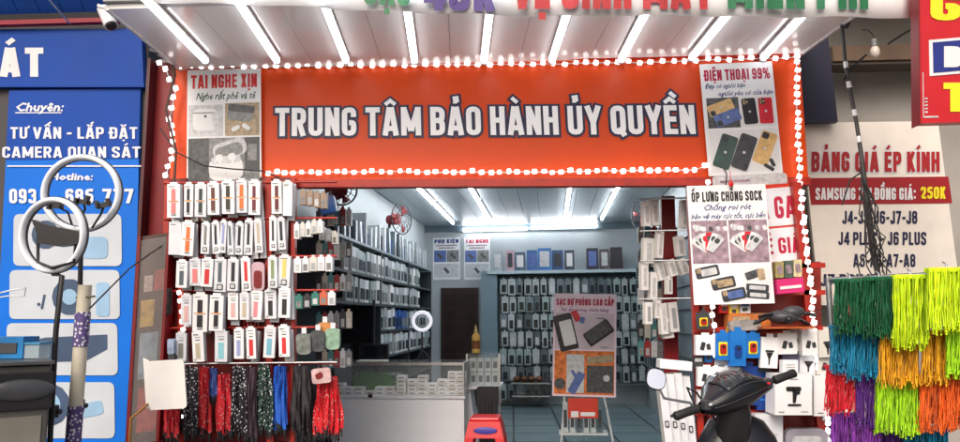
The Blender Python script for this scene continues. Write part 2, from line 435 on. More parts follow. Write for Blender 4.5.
def phone(B, mb, cx, cy, w, h, ang, d, body, cams=1):
    B.rr(mb, cx, cy, w, h, d+.0008, d, ang, body, .16)
    ca, sa = math.cos(ang), math.sin(ang)
    def off(x, y): return cx+x*ca-y*sa, cy+(x*sa+y*ca)/B.asp
    x, y = off(-w*.22, h*.36); B.rr(mb, x, y, w*.42, w*.42, d+.0016, d+.0008, ang, 1, .3)
    for dx, dy in ((-.1,.1),(-.1,-.1),(.09,0)):
        x, y = off(-w*.22+dx*w, h*.36+dy*w); B.disc(mb, x, y, w*.07, d+.0022, d+.0016, 2, 1, 8)
    x, y = off(0, -h*.02); B.disc(mb, x, y, w*.09, d+.0013, d+.0008, 3, 1, 8)

# earphone poster
B, t = poster('earphone_poster', 'white earphone poster with red title and grey earbud photos', ((187,71),(261,68),(261,184),(187,185)), 4.72)
mb = MB(); B.text(mb, 'TAI NGHE XỊN', .05, .835, .95, .955, .001, 0, .2); mb.build('lettering', red, t)
mb = MB(); B.hand(mb, 'Nghe rất phê và tê', .12, .735, .93, .825, .001, 0, .03, .4); mb.build('script_line', dgreen, t)
mb = MB(); B.slab(mb, .02, .415, .49, .69, .001); B.rr(mb, .25, .56, .34, .3, .002, .001, 0, 1, .3); B.rr(mb, .25, .62, .34, .012, .0025, .002, 0, 2, .1); B.disc(mb, .25, .59, .02, .0025, .002, 2)
B.rr(mb, .4, .55, .1, .24, .003, .002, .12, 3, .5)
mb.build('picture', [pic_lgrey, pic_wh, pic_dgrey, pic_lgrey], t)
mb = MB(); B.slab(mb, .515, .415, .98, .70, .001); B.rr(mb, .72, .6, .34, .18, .002, .001, -.15, 1, .3); B.rr(mb, .74, .65, .36, .1, .0028, .002, -.12, 2, .3)
B.rr(mb, .66, .48, .12, .06, .0025, .001, .5, 3, .5); B.rr(mb, .8, .49, .12, .06, .0025, .001, -.6, 3, .5)
mb.build('picture', [pic_tan, pic_grey, pic_dgrey, pic_wh], t)
mb = MB(); B.slab(mb, .02, .01, .98, .40, .001); B.slab(mb, .02, .01, .30, .40, .0016, .001, 1); B.slab(mb, .78, .12, .98, .40, .0016, .001, 3)
B.rr(mb, .58, .3, .46, .24, .0022, .001, .3, 4, .45); B.rr(mb, .57, .285, .38, .17, .003, .0022, .3, 0, .5)
B.rr(mb, .53, .13, .46, .3, .0036, .001, .06, 2, .4); B.rr(mb, .53, .21, .4, .1, .0042, .0036, .08, 4, .5)
for x_, y_ in ((.44, .225), (.61, .235)): B.rr(mb, x_, y_, .1, .1, .005, .0042, .3, 2, .45); B.rr(mb, x_+.012, y_-.045, .03, .07, .0054, .0042, .1, 2, .5)
B.rr(mb, .53, .09, .03, .03, .0042, .0036, 0, 4, .5); B.slab(mb, .04, .02, .28, .05, .002, .0016, 3); B.slab(mb, .82, .2, .94, .34, .0022, .0016, 0)
mb.build('picture', [pic_grey, pic_dgrey, pic_wh, pic_slate, pic_lgrey], t)

mb = MB(); mb.tube([at(160,128,4.68), at(176,152,4.66), at(188,158,4.66), at(205,166,4.65), at(232,169,4.65), at(262,171,4.66), at(280,178,4.67)], .005, 6)
solo('sagging_wire', mb, rubber, 'dark wire sagging across the bottom of the earphone poster', 'wire')
# phone poster
B, t = poster('phone_poster', 'white phone poster with crimson title, three phones fanned at the bottom', ((699.5,64),(772,62),(783,173),(709,177)), 4.72)
mb = MB(); B.text(mb, 'ĐIỆN THOẠI 99%', .05, .845, .95, .945, .001, 0, .2); mb.build('lettering', crimson, t)
mb = MB(); B.hand(mb, 'Đẹp có người bạn', .05, .775, .6, .835, .001, 0, .03, .4); B.hand(mb, 'người yêu có của bạn', .22, .705, .97, .765, .001, 0, .03, .4); mb.build('script_line', blueink, t)
mb = MB(); B.slab(mb, .05, .42, .49, .69, .001, 0, 4); phone(B, mb, .24, .6, .17, .36, 1.9, .0012, 0); phone(B, mb, .32, .51, .18, .36, 1.9, .0045, 5)
mb.build('picture', [pic_gold, pic_slate, pic_black, pic_lgrey, pic_dgrey, pic_blue], t)
mb = MB(); B.slab(mb, .51, .43, .97, .69, .001, 0, 4); phone(B, mb, .63, .56, .19, .37, .06, .0012, 0); phone(B, mb, .85, .56, .19, .37, 0, .0012, 5)
mb.build('picture', [pic_black, pic_slate, pic_gold, pic_lgrey, pic_wh, pic_red], t)
mb = MB(); B.slab(mb, .05, .03, .97, .40, .0008, 0, 4); phone(B, mb, .79, .23, .22, .47, -.42, .0012, 5); phone(B, mb, .25, .21, .23, .48, -.38, .0045, 0); phone(B, mb, .5, .2, .23, .5, -.4, .008, 6)
B.rr(mb, .82, .06, .15, .05, .003, .001, -.6, 1, .4); B.rr(mb, .87, .1, .05, .12, .004, .001, .4, 1, .4)
mb.build('picture', [pic_green, pic_slate, pic_black, pic_lgrey, pic_wh, pic_gold, pic_slate], t)

# phone case poster
B, t = poster('case_poster', 'white phone case poster with black title over mauve and blue case photos', ((687,186),(765,184),(775,303),(694,305)), 4.50)
mb = MB(); B.text(mb, 'ỐP LƯNG CHỐNG SOCK', .05, .86, .95, .945, .001, 0, .2); mb.build('lettering', black, t)
mb = MB(); B.hand(mb, 'Chống rơi rớt', .2, .785, .8, .855, .001, 0, .03, .4); B.hand(mb, 'bảo vệ máy cực tốt, cực bền', .03, .715, .97, .775, .001, 0, .03, .4); mb.build('script_line', blueink, t)
for (x0, y0, x1, y1) in ((.02,.34,.475,.70), (.495,.34,.98,.70)):
    mb = MB(); B.slab(mb, x0, y0, x1, y1, .001, 0, 0)
    for i in range(5): B.rr(mb, x0+.05+i*.02, y1-.05-i*.004, .05, .05, .002+i*.0003, .001, .3, (1,2)[i % 2], .3)
    for i in range(5): B.rr(mb, x0+.07+i*.09*(x1-x0)/.455, y1-.07, .05, .06, .0021, .001, .1*i, (2,1,3)[i % 3], .3)
    for i in range(6):
        a = .9-.33*i; cx = (x0+x1)/2-.02+.16*math.sin(-a)*.8; cy = y0+.12+.06*math.cos(a)
        B.rr(mb, cx, cy, .1, .24, .003+i*.0012, .001, a, (1,2,1,4,1,2)[i], .2)
        B.rr(mb, cx+.03*math.sin(-a), cy+.03*math.cos(a), .06, .07, .0036+i*.0012, .003+i*.0012, a, (3,3,4,3)[i % 4], .4)
    mb.build('picture', [pic_mauve, pic_wh, pic_lgrey, pic_dgrey, pic_red], t)
mb = MB()
for i, (cx, cy) in enumerate(((.19,.27),(.38,.175),(.5,.08))):
    B.rr(mb, cx, cy, .3, .14, .002+i*.002, 0, .18, 0, .2); B.rr(mb, cx+.02, cy, .2, .09, .0026+i*.002, .002+i*.002, .18, (1,2,3)[i], .2); B.rr(mb, cx-.11, cy+.01, .06, .07, .003+i*.002, .002+i*.002, .18, 2, .3)
mb.build('picture', [pic_slate, pic_lgrey, pic_tan, pic_blue, ], t)
mb = MB(); B.slab(mb, .62, .03, .98, .31, .0008, 0, 3); B.rr(mb, .76, .24, .2, .1, .002, .001, .3, 1, .2); B.rr(mb, .86, .24, .09, .14, .003, .001, .1, 4, .2)
for i in range(2): B.rr(mb, .8, .13-i*.06, .28, .09, .003-i*.001, .001, -.1, 0, .2); B.rr(mb, .8, .13-i*.06, .2, .05, .0035-i*.001, .003-i*.001, -.1, 2, .2)
mb.build('picture', [pic_slate, pic_dgrey, pic_lgrey, pic_wh, pic_tan], t)
mb = MB(); mb.tube([B.p(.5, 1.0, .002), B.p(.52, 1.09, .0), B.p(.5, 1.15, -.02)], .004, 6); mb.build('cord', rubber, t)

# red service panels behind the case poster
B = Board.px(((690,190),(800,182),(812,262),(694,268)), 4.66)
t = thing('service_panel', 'orange red service panel with white plates half hidden behind the case poster', 'sign', B.p(.5, 0))
mb = MB(); B.slab(mb, 0, 0, 1, 1, 0, -.02); mb.build('panel', M('red_orange_vinyl', S(196,48,26), .35, var=.08), t)
mb = MB(); B.rr(mb, .79, .71, .32, .34, .003, 0, .03, 0, .15); B.rr(mb, .79, .23, .32, .3, .003, 0, .03, 0, .15); mb.build('plate', white2, t)
mb = MB(); B.text(mb, 'HẠ GA', .5, .56, .92, .84, .004, 0, .18); B.text(mb, 'RẺ GIÁ', .55, .12, .93, .32, .004, 0, .18); mb.build('lettering', crimson, t)
B = Board.px(((712,176),(786,173),(788,184),(713,189)), 4.70)
t = thing('paper_roll_sign', 'narrow pale strip sign tucked under the phone poster', 'sign', B.p(.5,0))
mb = MB(); B.rr(mb, .5, .5, 1, .16, .004, -.004, 0, 0, .3); mb.build('strip', pic_lgrey, t)
mb = MB(); B.slab(mb, .1, .4, .5, .6, .006, .004); mb.build('printed_line', pic_mauve, t)

# ---- awning with tubes
z0 = at(480, 63, 4.76).z; SL = math.tan(rad(2.5))
def soff(px, py, d=0):                # point on the underside of the awning
    r = ray(px, py); # z = z0 + SL*(4.76-y) - d
    k = (z0 + SL*4.76 - d - CAMP.z) / (r.z + SL*r.y); return CAMP + r*k
al = thing('awning', 'pale grey panelled awning over the shop front carrying lit tubes', 'awning', (0, 4.7, z0))
sm = M('soffit_panel', S(214, 211, 210), .12, var=.05, scale=1.2)
mb = MB()
A = [soff(186, 63), soff(800, 60)]
x0b, x1b = at(183, 62, 4.76).x, at(799, 60, 4.76).x
fl, fr = soff(112, 12), soff(853, 16)
def sz(y): return z0 + SL*(4.76-y)
yf = 3.84
xl = x0b + (fl.x-x0b)*(4.76-yf)/(4.76-fl.y); xr = x1b + (fr.x-x1b)*(4.76-yf)/(4.76-fr.y)
NP = 9
for i in range(NP):
    a, c = i/NP, (i+1)/NP; g = .0012
    f = lambda s, y, e: Vector(((x0b+(x1b-x0b)*s+e if y > 4 else xl+(xr-xl)*s+e), y, sz(y)))
    q = [f(a, yf, g), f(c, yf, -g), f(c, 4.76, -g), f(a, 4.76, g)]
    mb.hexa([p for p in q]+[p+Vector((0,0,.03)) for p in q])
mb.build('soffit', sm, al)
mb = MB(); q = [Vector((xl-.02, yf-.03, sz(yf)+.035)), Vector((xr+.02, yf-.03, sz(yf)+.035)), Vector((x1b+.05, 4.95, z0+.035)), Vector((x0b-.05, 4.95, z0+.035))]
mb.hexa(q+[p+Vector((0,0,.12)) for p in q]); mb.build('deck', M('awning_sheet', (.3,.3,.31), .5), al)
for a, c in (((x0b-.012,4.76),(xl-.012,yf)), ((x1b+.012,4.76),(xr+.012,yf))):
    mb = MB(); mb.tube([Vector((a[0],a[1],sz(a[1])+.01)), Vector((c[0],c[1],sz(c[1])+.01))], .02, 6); mb.build('edge_trim', pic_lgrey, al)
TUB = [((150,4),(206,61.5)),((239.6,5),(277,61.5)),((325,8),(346,61.5)),((407.5,12.5),(414.5,61.5)),((489.6,14),(484,61.5)),((567,15),(552,61)),((645,15),(621,60.5)),((727.6,15),(691.6,58.5)),((803,16),(763,58.5))]
for i, (p, q) in enumerate(TUB):
    a, c = soff(*q, .035), soff(*p, .035); d = (c-a); d = d/ d.length; c = a + d*1.2; a = a + d*.01
    t = thing('tube_light', f'{ORD[i]} lit white tube lamp from the earphone poster end under the awning', 'tube light', (a+c)/2, 'tube lights under the awning')
    mb = MB(); mb.tube([a, c], .021, 10); mb.build('tube', tube_on, t)
    mb = MB()
    sd = d.cross(Vector((0,0,1))).normalized()*.025; up = Vector((0,0,.014)); b0 = Vector((0,0,.012))
    mb.hexa([a-sd+b0, a+sd+b0, c+sd+b0, c-sd+b0, a-sd+b0+up, a+sd+b0+up, c+sd+b0+up, c-sd+b0+up]); mb.build('housing', pic_wh, t)
    for e in (a-d*.012, c+d*.012):
        mb = MB(); mb.tube([e-d*.012, e+d*.012], .024, 10); mb.build('end_cap', pic_lgrey, t)

# ---- LED strings
def led_string(label, pts, Y, step_px, jit=1.2, size=1.0, wire=True):
    path = [];
    for (a, c) in zip(pts, pts[1:]):
        d = math.hypot(c[0]-a[0], c[1]-a[1]); n_ = max(1, round(d/step_px))
        path += [(a[0]+(c[0]-a[0])*k/n_, a[1]+(c[1]-a[1])*k/n_) for k in range(n_)]
    path.append(pts[-1])
    P = [at(x+rnd.uniform(-jit,jit), y+rnd.uniform(-jit,jit)*.6, Y-.008) for x, y in path]
    t = thing('led_string', label, 'string lights', P[0], 'strings of LED lamps round the shop front')
    mb = MB(); mb.tube([p+Vector((0, .012, 0)) for p in P], .004, 5); mb.build('cable', pic_lgrey, t)
    src = None; P = [p+Vector((0,0,.006*math.sin(i_*1.7))) for i_, p in enumerate(P)]
    for p in P:
        if src is None:
            mb = MB(); s_ = size
            mb.box(p, (.03*s_,.016,.029*s_), Matrix.Rotation(rnd.uniform(-.3,.3),3,'Y'))
            src = mb.build('lamp', led_on, t, .007)
        else:
            c = src.copy(); COL.objects.link(c); c.parent = t; c.location = p-P[0]; a_ = rnd.uniform(-.35,.35)
            c.rotation_euler = (0, 0, 0); c.scale = (rnd.uniform(.85,1.12), 1, rnd.uniform(.85,1.12))
led_string('string of white LED lamps along the top edge of the orange sign', [(180,67),(340,65.5),(500,64),(640,62),(797,57)], 4.73, 11, 1.0, 1.15)
led_string('string of white LED lamps along the bottom edge of the orange sign', [(268,173),(345,171.5),(500,172),(694,170),(705,166)], 4.72, 9, .8, 1.1)
led_string('string of LED lamps hanging beside the dark red pillar', [(160,62),(176,88),(170,118),(172,150),(166,176)], 4.70, 9, 1.6, 1.15)
led_string('string of LED lamps down the corner beside the phone poster', [(797,62),(798,120),(800,184)], 4.72, 8, 1, 1.15)
led_string('string of LED lamps down the outer post of the goods shelf', [(800,192),(806,240),(812,300),(816,345),(826,400),(830,440)], 4.52, 7.5, 1.6, 1.1)
led_string('string of LED lamps down the inner post of the goods shelf', [(707,182),(712,306),(716,345),(716,380),(722,440)], 4.53, 11, 1)
led_string('string of LED lamps behind the strap boxes on the rack', [(180,292),(183,330),(184,345),(184,415)], 4.66, 9, 1)

# ---- overhead banner
YB = 3.75
t = thing('hanging_banner', 'long white cloth banner with green purple red capitals above the awning', 'banner', at(530, 10, YB))
BOT = [(140,1.5),(325,8),(405,12),(490,15.5),(640,16),(760,16.5),(912,18.5)]
def bot(x):
    for (x0,y0),(x1,y1) in zip(BOT, BOT[1:]):
        if x <= x1: return y0+(y1-y0)*(x-x0)/(x1-x0)
    return BOT[-1][1]
mb = MB(); rows = []
for j in range(4):
    row = []
    for i in range(78):
        x = 142+(911-142)*i/77; y = bot(x)*(1-j/3)+(-52)*(j/3); p_ = at(x, y, YB); row.append(p_+Vector((0, .012*math.sin(i*.7)*(1-j/4)+.007*math.sin(i*.31+1), 0)))
    rows.append(row)
mb.grid(rows, 0, True)
bo = mb.build('cloth', M('banner_cloth', S(236,235,238), .6, var=.03), t)
sl_ = bo.modifiers.new('solid', 'SOLIDIFY'); sl_.thickness = .003
for txt, q_, m_ in (('SẠC', ((364,-30),(410,-29),(410,6.5),(364,4.5)), M('banner_green', S(6,96,54), .5, var=.05)), ('49K', ((424,-34),(495,-34),(495,12.5),(424,10)), M('banner_purple', S(52,24,104), .5, var=.05)), ('VỆ SINH MÁY', ((513,-34),(713,-34),(713,9.5),(513,9)), M('banner_red', S(160,12,20), .5, var=.05)), ('MIỄN PHÍ', ((728,-34),(868,-34),(868,9.5),(728,9)), MATS['banner_green'])):
    mb = MB(); Board.px(q_, YB-.035).text(mb, txt, 0, 0, 1, 1, 0, 0, .21, .08); mb.build('lettering', m_, t)

# ================================================================== left neighbour
B = Board.px(((-40,82),(143,82),(129,470),(-60,470)), 5.0)
nb = thing('neighbour_shop', 'blue fronted camera shop next door with white service list', 'shop', (at(50, 300, 5.0).x, 5.05, 0))
def gbox(mb, x0, x1, y0, y1, za, zb, m=0): mb.box(((x0+x1)/2, (y0+y1)/2, (za+zb)/2), (x1-x0, y1-y0, zb-za), None, m)
e1 = at(137, 260, 5.0).x
mb = MB(); gbox(mb, -9, e1-.02, 5.03, 5.3, 0, 4.2); mb.build('wall', M('neighbour_plaster', (.06,.055,.055), .7), nb)
F = Board.px(((7,90),(143,89),(129,460),(-7,460)), 5.0)
mb = MB(); F.slab(mb, 0, 0, 1, 1, 0, -.025); sg = mb.build('lower_sign', blue2, nb)
mb = MB(); F.slab(mb, 0, .80, 1, 1, .003, 0); mb.build('heading_band', blue, sg)
F2 = Board.px(((-200,29),(142,30),(143,86),(-200,88)), 4.97)
mb = MB(); F2.slab(mb, 0, 0, 1, 1, 0, -.05); sg2 = mb.build('upper_sign', blue, nb)
Tx = Board.px(((0,48),(46,48),(46,77),(0,77)), 4.97)
mb = MB(); Tx.text(mb, 'ÁT', 0, 0, .95, 1, .004, 0, .21, .12); mb.build('lettering', pic_wh, sg2)
wl = M('white_vinyl_letters', (.68,.7,.76), .4, var=.05)
def line(txt, x0, y0, x1, y1, t=.165, slant=0, Y=5.0):
    m_ = MB(); q = Board.rect(x0, y0, x1, y1, Y); q.text(m_, txt, 0, 0, 1, 1, .008, 0, t, .1, 0, slant); m_.build('lettering', wl, sg)
mb = MB()
Board.rect(17, 100, 64, 115, 5.0).hand(mb, 'Chuyên:', 0, .22, 1, 1.0, .008, 0, .05, .25)
mb.build('lettering', wl, sg); mb = MB(); q = Board.rect(16, 112.6, 62, 113.6, 5.0); q.slab(mb, 0, 0, 1, 1, .008, .004)
mb.build('underline', wl, sg)
line('TƯ VẤN - LẮP ĐẶT', 11, 127.5, 138, 139)
line('CAMERA QUAN SÁT', 3, 147, 141, 158)
mb = MB(); q = Board.rect(8, 165.6, 142, 167, 5.0); q.slab(mb, 0, 0, 1, 1, .008, .004); mb.build('rule', wl, sg)
mb = MB()
Board.rect(50, 171, 93, 181, 5.0).hand(mb, 'Hotline:', 0, .05, 1, 1.0, .008, 0, .06, .12)
for txt, x0, x1 in (('093', 10, 37), ('685', 66, 94), ('777', 103, 134)):
    line(txt, x0, 189, x1, 203.5, .19)
mb.build('lettering', wl, sg)
# white picture panels with cameras
for i, (x0, y0, x1, y1) in enumerate(((14,214,122,266),(10,270,120,319),(7,323,118,375),(4,382,115,438))):
    q = Board.rect(x0, y0, x1, y1, 5.0)
    mb = MB(); q.rr(mb, .5, .5, 1, q.asp, .006, .0035, 0, 0, .12); pp = mb.build('picture_plate', M('pale_print', S(184,192,200), .4, var=.1, scale=3), sg)
    mb = MB()
    if i == 0:
        q.rr(mb, .75, .35, .25, .2, .01, .006, 0, 1, .3); q.disc(mb, .3, .6, .13, .01, .006, 0)
    elif i == 1:
        q.rr(mb, .85, .4, .12, .3, .01, .006, 0, 1, .3); q.disc(mb, .55, .45, .16, .01, .006, 0); q.disc(mb, .55, .45, .07, .012, .01, 1)
        q.rr(mb, .31, .35, .02, .13, .01, .006, -.2, 0, .3); q.disc(mb, .27, .3, .015, .01, .006, 0)
    elif i == 2: q.poly(mb, ((.12,.6),(.35,.72),(.91,.78),(.91,.5),(.72,.28),(.1,.22)), .01, .006, 0)
    else:
        q.disc(mb, .42, .6, .18, .01, .006, 0); q.disc(mb, .42, .6, .1, .012, .01, 1); q.rr(mb, .75, .5, .3, .12, .01, .006, .2, 1, .3)
    by_colour(mb, 'camera_print', [M('print_slate_blue', S(58,78,106), .4, var=.15), M('print_pale_blue', S(140,176,206), .4)], pp)
# canopy above the blue signs
mb = MB()
a, c = at(-200, 23, 4.93), at(118, 27.5, 4.93)
mb.box(((a.x+c.x)/2, 4.93, (a.z+c.z)/2), (c.x-a.x, .05, .035)); mb.build('awning_edge', M('red_edge', S(150,24,44), .5), nb)
mb = MB()
for i in range(16):
    x = a.x+(c.x+.25-a.x)*i/16; w_ = (c.x+.25-a.x)/16-.006
    mb.hexa([Vector((x+dx, yy, a.z+zz+.03)) for dx, yy, zz in ((0,4.95,0),(0,3.9,.85),(w_,3.9,.85),(w_,4.95,0),(0,4.95,.03),(0,3.9,.88),(w_,3.9,.88),(w_,4.95,.03))])
mb.build('canopy', M('canopy_sheet', S(10,80,176), .5, var=.1, scale=3), nb)
mb = MB(); mb.tube([at(42, -8, 3.95), at(70, 24, 4.8)], .006, 6); mb.build('rope', pic_lgrey, nb)
# security camera under the canopy
p = at(108, 17, 4.45)
t = thing('security_camera', 'white bullet security camera under the blue canopy corner', 'camera', p)
ax = (at(115, 36, 4.4)-p).normalized(); 
mb = MB(); mb.tube([p-ax*.05+Vector((-.02,0,.02)), p+ax*.09], [.042,.045], 12); mb.build('body', pic_wh, t)
mb = MB(); mb.tube([p+ax*.088, p+ax*.1], [.036,.034], 12); mb.build('lens', black, t)
mb = MB(); mb.box(p+Vector((0,.02,.05)), (.11,.13,.018), Matrix.Rotation(.3,3,'Y')); mb.build('hood', pic_wh, t)
mb = MB(); mb.tube([p, p+Vector((.05,.1,.06)), p+Vector((.06,.2,.12))], .012, 8); mb.build('bracket', pic_lgrey, t)

# dark red pillar and roller motor
p0, p1 = at(146, 300, 4.78), at(181, 300, 4.78)
mb = MB(); gbox(mb, p0.x-.01, p1.x, 4.775, 4.808, 0, 3.3)
t = thing('pillar', 'dark red painted pillar between the blue shop and the orange sign', 'pillar', ((p0.x+p1.x)/2, 4.78, 0))
mb.build('shaft', darkred, t)
mb = MB(); gbox(mb, p0.x-.035, p0.x-.012, 4.68, 4.82, 0, 3.3); mb.build('trim', M('dark_trim', S(66,14,20), .4), t)
p = at(167, 53, 4.66)
t = thing('shutter_motor', 'black roller shutter motor box above the dark red pillar', 'motor', p)
mb = MB(); mb.box(p, (.2,.12,.075), Matrix.Rotation(.25,3,'Y')); mb.build('case', M('motor_case', S(38,40,52), .4, var=.2), t, .008)
mb = MB(); mb.tube([p+Vector((.03,0,-.03)), at(175,75,4.66), at(166,110,4.66), at(176,150,4.66), at(174,185,4.64)], .009, 6); mb.build('cable', M('brown_cable', S(70,48,40), .5), t)
# poster case by the pillar
q = Board.px(((143,236),(168,233),(160,440),(128,445)), 4.60)
t = thing('poster_case', 'narrow case of faded pasted posters beneath the dark red pillar', 'display case', q.p(.5,0))
mb = MB(); q.slab(mb, 0, 0, 1, 1, 0, -.1); mb.build('back_board', M('case_board', S(70,50,44), .3, var=.35, scale=5), t)
mb = MB(); q.slab(mb, .12, .55, .6, .68, .003, 0, 0); q.slab(mb, .55, .72, .95, .82, .003, 0, 1); q.slab(mb, .2, .72, .5, .8, .003, 0, 2); q.slab(mb, .15, .3, .8, .52, .003, 0, 3); q.slab(mb, .2, .05, .9, .26, .003, 0, 1)
mb.build('pasted_posters', [M('old_paper', S(150,120,60), .5, var=.4, scale=20), M('old_paper_red', S(130,50,46), .5, var=.4, scale=20), M('old_paper_pale', S(150,130,124), .5, var=.4, scale=20), M('old_paper_blue', S(110,120,130), .5, var=.4, scale=10)], t)
for a0, a1 in ((-.08, .02), (.96, 1.06)):
    mb = MB(); q.slab(mb, a0, 0, a1, 1, .02, -.1); mb.build('frame_post', darkred, t)
mb = MB(); q.slab(mb, .0, 0, .95, .98, .014, .011); mb.build('glass_front', M('case_glass', (.5,.5,.5), .05, var=0, alpha=.1), t)

# ring lights on tripods
def ring_light(label, cx, cy, rpx, Y, tilt, holders, polepx):
    c = at(cx, cy, Y); r = rpx*1.07*Y/FPX
    t = thing('ring_light', label, 'ring light', (at(polepx[-1][0], polepx[-1][1], Y+.03).x, Y+.03, 0), 'ring lights for filming')
    rot = Matrix.Rotation(tilt, 3, 'Z') @ Matrix.Rotation(rad(4), 3, 'X')
    def ringprof(prof, n=48):
        rows = []
        for k in range(n+1):
            a = 2*math.pi*k/n
            rows.append([c + rot @ Vector((math.cos(a)*pr, py, math.sin(a)*pr)) for pr, py in prof])
        return rows
    ro, ri = r, r*.86; mid = (ro+ri)/2; h = (ro-ri)/2
    prof = [(ri, .012)]+[(mid-h*math.cos(math.pi*k/8), .0-.018*math.sin(math.pi*k/8)) for k in range(9)]+[(ro, .012)]
    mb = MB(); mb.grid([list(x) for x in ringprof(prof)], 0); mb.build('diffuser', M('ring_diffuser', (.74,.79,.84), .6, var=.02), t)
    mb = MB(); mb.grid([list(x) for x in ringprof([(ro+.003,.008),(ro+.004,.022),(mid,.034),(ri-.004,.022),(ri-.003,.008)])], 0); mb.build('housing', dark, t)
    P = [at(x, y, Y+.03) for x, y in polepx]
    base = P[-1]
    mb = MB(); mb.tube([c+Vector((0,.03,-r)), P[0]] + P[1:-1] + [Vector((base.x, Y+.03, .35))], .013, 10); pole = mb.build('pole', black, t)
    for f in (.55, .3):
        mb = MB(); z = .35+f*1.2; x = base.x; mb.tube([(x,Y+.03,z-.03),(x,Y+.03,z+.03)], .022, 10); mb.ball((x+.035, Y+.02, z), .014); mb.build('clamp', dark, pole)
    for k in range(3):
        a = k*2.094+.5; mb = MB(); mb.tube([(base.x, Y+.03, .55), (base.x+.42*math.cos(a), Y+.03+.42*math.sin(a), .012)], .01, 8)
        lg = mb.build('leg', black, t)
    for (x0, y0, x1, y1, ang) in holders:
        a, e = at(x0, y0, Y-.02), at(x1, y1, Y-.06)
        mb = MB(); mb.tube([a, (a+e)/2+Vector((.02,0,.02)), e], .006, 6); gh = mb.build('phone_holder', black, t)
        mb = MB(); mb.box(e, (.075,.022,.026), Matrix.Rotation(ang,3,'Y')); mb.box(e+Vector((.03,-.012,.012)), (.014,.03,.04), Matrix.Rotation(ang,3,'Y')); mb.box(e+Vector((-.03,-.012,.0)), (.014,.03,.04), Matrix.Rotation(ang,3,'Y')); mb.build('jaw', black, gh)
    return t, c, r, rot
ring_light('higher white ring light with three phone clamps standing behind the other', 81, 193, 38, 3.75, .1, ((72,225,56,206,.0),(80,222,83,202,.2),(92,228,104,205,-.3)), ((81,238),(80,300),(78,440)))
t, c, r, rot = ring_light('nearer lower white ring light with a black cloth bag inside', 52, 235, 37, 3.5, -.15, (), ((62,276),(56,330),(52,440)))
p = at(60, 235, 3.49)
mb = MB(); q = Board.rect(35, 218, 86, 256, 3.49); mb = MB()
q.poly(mb, ((0,.95),(.22,.82),(.95,.62),(1,.5),(.9,.3),(.5,.24),(.12,.32),(.1,.6)), .03, -.02)
mb.build('cloth_bag', black, t)
mb = MB(); mb.tube([at(38,238,3.48), at(38,262,3.48), at(52,268,3.48), at(74,262,3.48), at(76,238,3.48)], .008, 8); mb.build('strap', black, t)
# wrapped cardboard pole
a, c = at(85, 285, 3.62), at(71, 470, 3.62)
t = thing('wrapped_pole', 'beige pole wrapped in purple patterned tape beside the ring light stands', 'pole', c)
mb = MB(); mb.tube([a, c], [.034, .036], 14); mb.build('shaft', M('beige_pole', S(190,184,166), .4, var=.12), t)
for f0, f1 in ((.15, .34), (.66, .95)):
    mb = MB(); mb.tube([a+(c-a)*f0, a+(c-a)*f1], .038, 14); mb.build('patterned_wrap', M('purple_wrap', S(84,70,120), .5, var=.3, scale=30, speck=((.6,.6,.66), 55, .35)), t)
mb = MB(); d = a+(c-a)*.07; mb.tube([d+Vector((-.03,-.02,0)), d+Vector((.07,-.02,.005))], .006, 6); mb.build('clip', M('olive_clip', S(90,90,70), .5), t)
# loose cables left
mb = MB(); mb.tube([at(90,308,3.6), at(110,288,3.9), at(130,268,4.2), at(150,254,4.5), at(163,245,4.6)], .005, 6)
solo('loose_cable', mb, rubber, 'thin dark cable stretched from the ring stands to the pillar', 'cable')
mb = MB(); mb.tube([at(-5,294,3.5), at(12,290,3.5), at(26,288,3.5), at(24,296,3.5), at(8,296,3.5), at(-5,298,3.5)], .004, 6)
solo('white_wire', mb, white2, 'looped white wire in front of the blue picture panels', 'wire')

# audio cabinet at the pavement edge
zt = at(20, 366, 3.2).z
def CB(y0, y1): return Board(at(-110,y0,2.95), at(44,y0,3.3), at(44,y1,3.3), at(-110,y1,2.95))
cb = CB(366, 470); base = cb.p(.5, .5, -.2)
t = thing('audio_cabinet', 'black audio cabinet with moulded front at the edge of the pavement', 'cabinet', (base.x, base.y, 0))
A_, B_ = cb.p(0,0), cb.p(1,0); Ux = Vector((cb.U.x, cb.U.y, 0)); Nx = Vector((cb.N.x, cb.N.y, 0)).normalized()
def cab(mb, a0, a1, za, zb, d1, d0):
    P_ = lambda a, d, z: Vector((A_.x, A_.y, z)) + Ux*a + Nx*d
    mb.hexa([P_(a0,d1,za),P_(a1,d1,za),P_(a1,d0,za),P_(a0,d0,za),P_(a0,d1,zb),P_(a1,d1,zb),P_(a1,d0,zb),P_(a0,d0,zb)])
mb = MB(); cab(mb, 0, 1, 0, zt, 0, -.4); mb.build('body', M('cabinet_grey', S(70,70,68), .45, var=.2), t, .008)
mb = MB(); cab(mb, -.01, 1.012, zt-.2, zt-.03, .014, .001); mb.build('front_bezel', black, t, .005)
mb = MB(); cab(mb, -.01, 1.015, zt+.002, zt+.02, .02, -.41); mb.build('top_rail', M('rail_grey', S(96,98,98), .35, .6, var=.2), t, .004)
mb = MB(); c_ = Vector((A_.x,A_.y,zt-.11))+Ux*.8+Nx*.014; ang = math.atan2(Ux.y, Ux.x); mb.ball(c_, (.13,.02,.05), 0, 24, 8, Matrix.Rotation(ang,3,'Z')); mb.build('moulding', M('moulding_grey', S(58,60,64), .3, var=.2), t)
mb = MB(); cab(mb, .04, .95, .1, zt-.23, .004, .0006); mb.build('lower_panel', M('cabinet_panel', S(112,110,102), .4, var=.25, scale=3), t)
p = at(5, 352, 3.36)
t = thing('blue_carton', 'small bright blue carton standing on the black audio cabinet', 'box', (p.x, 3.45, zt+.021))
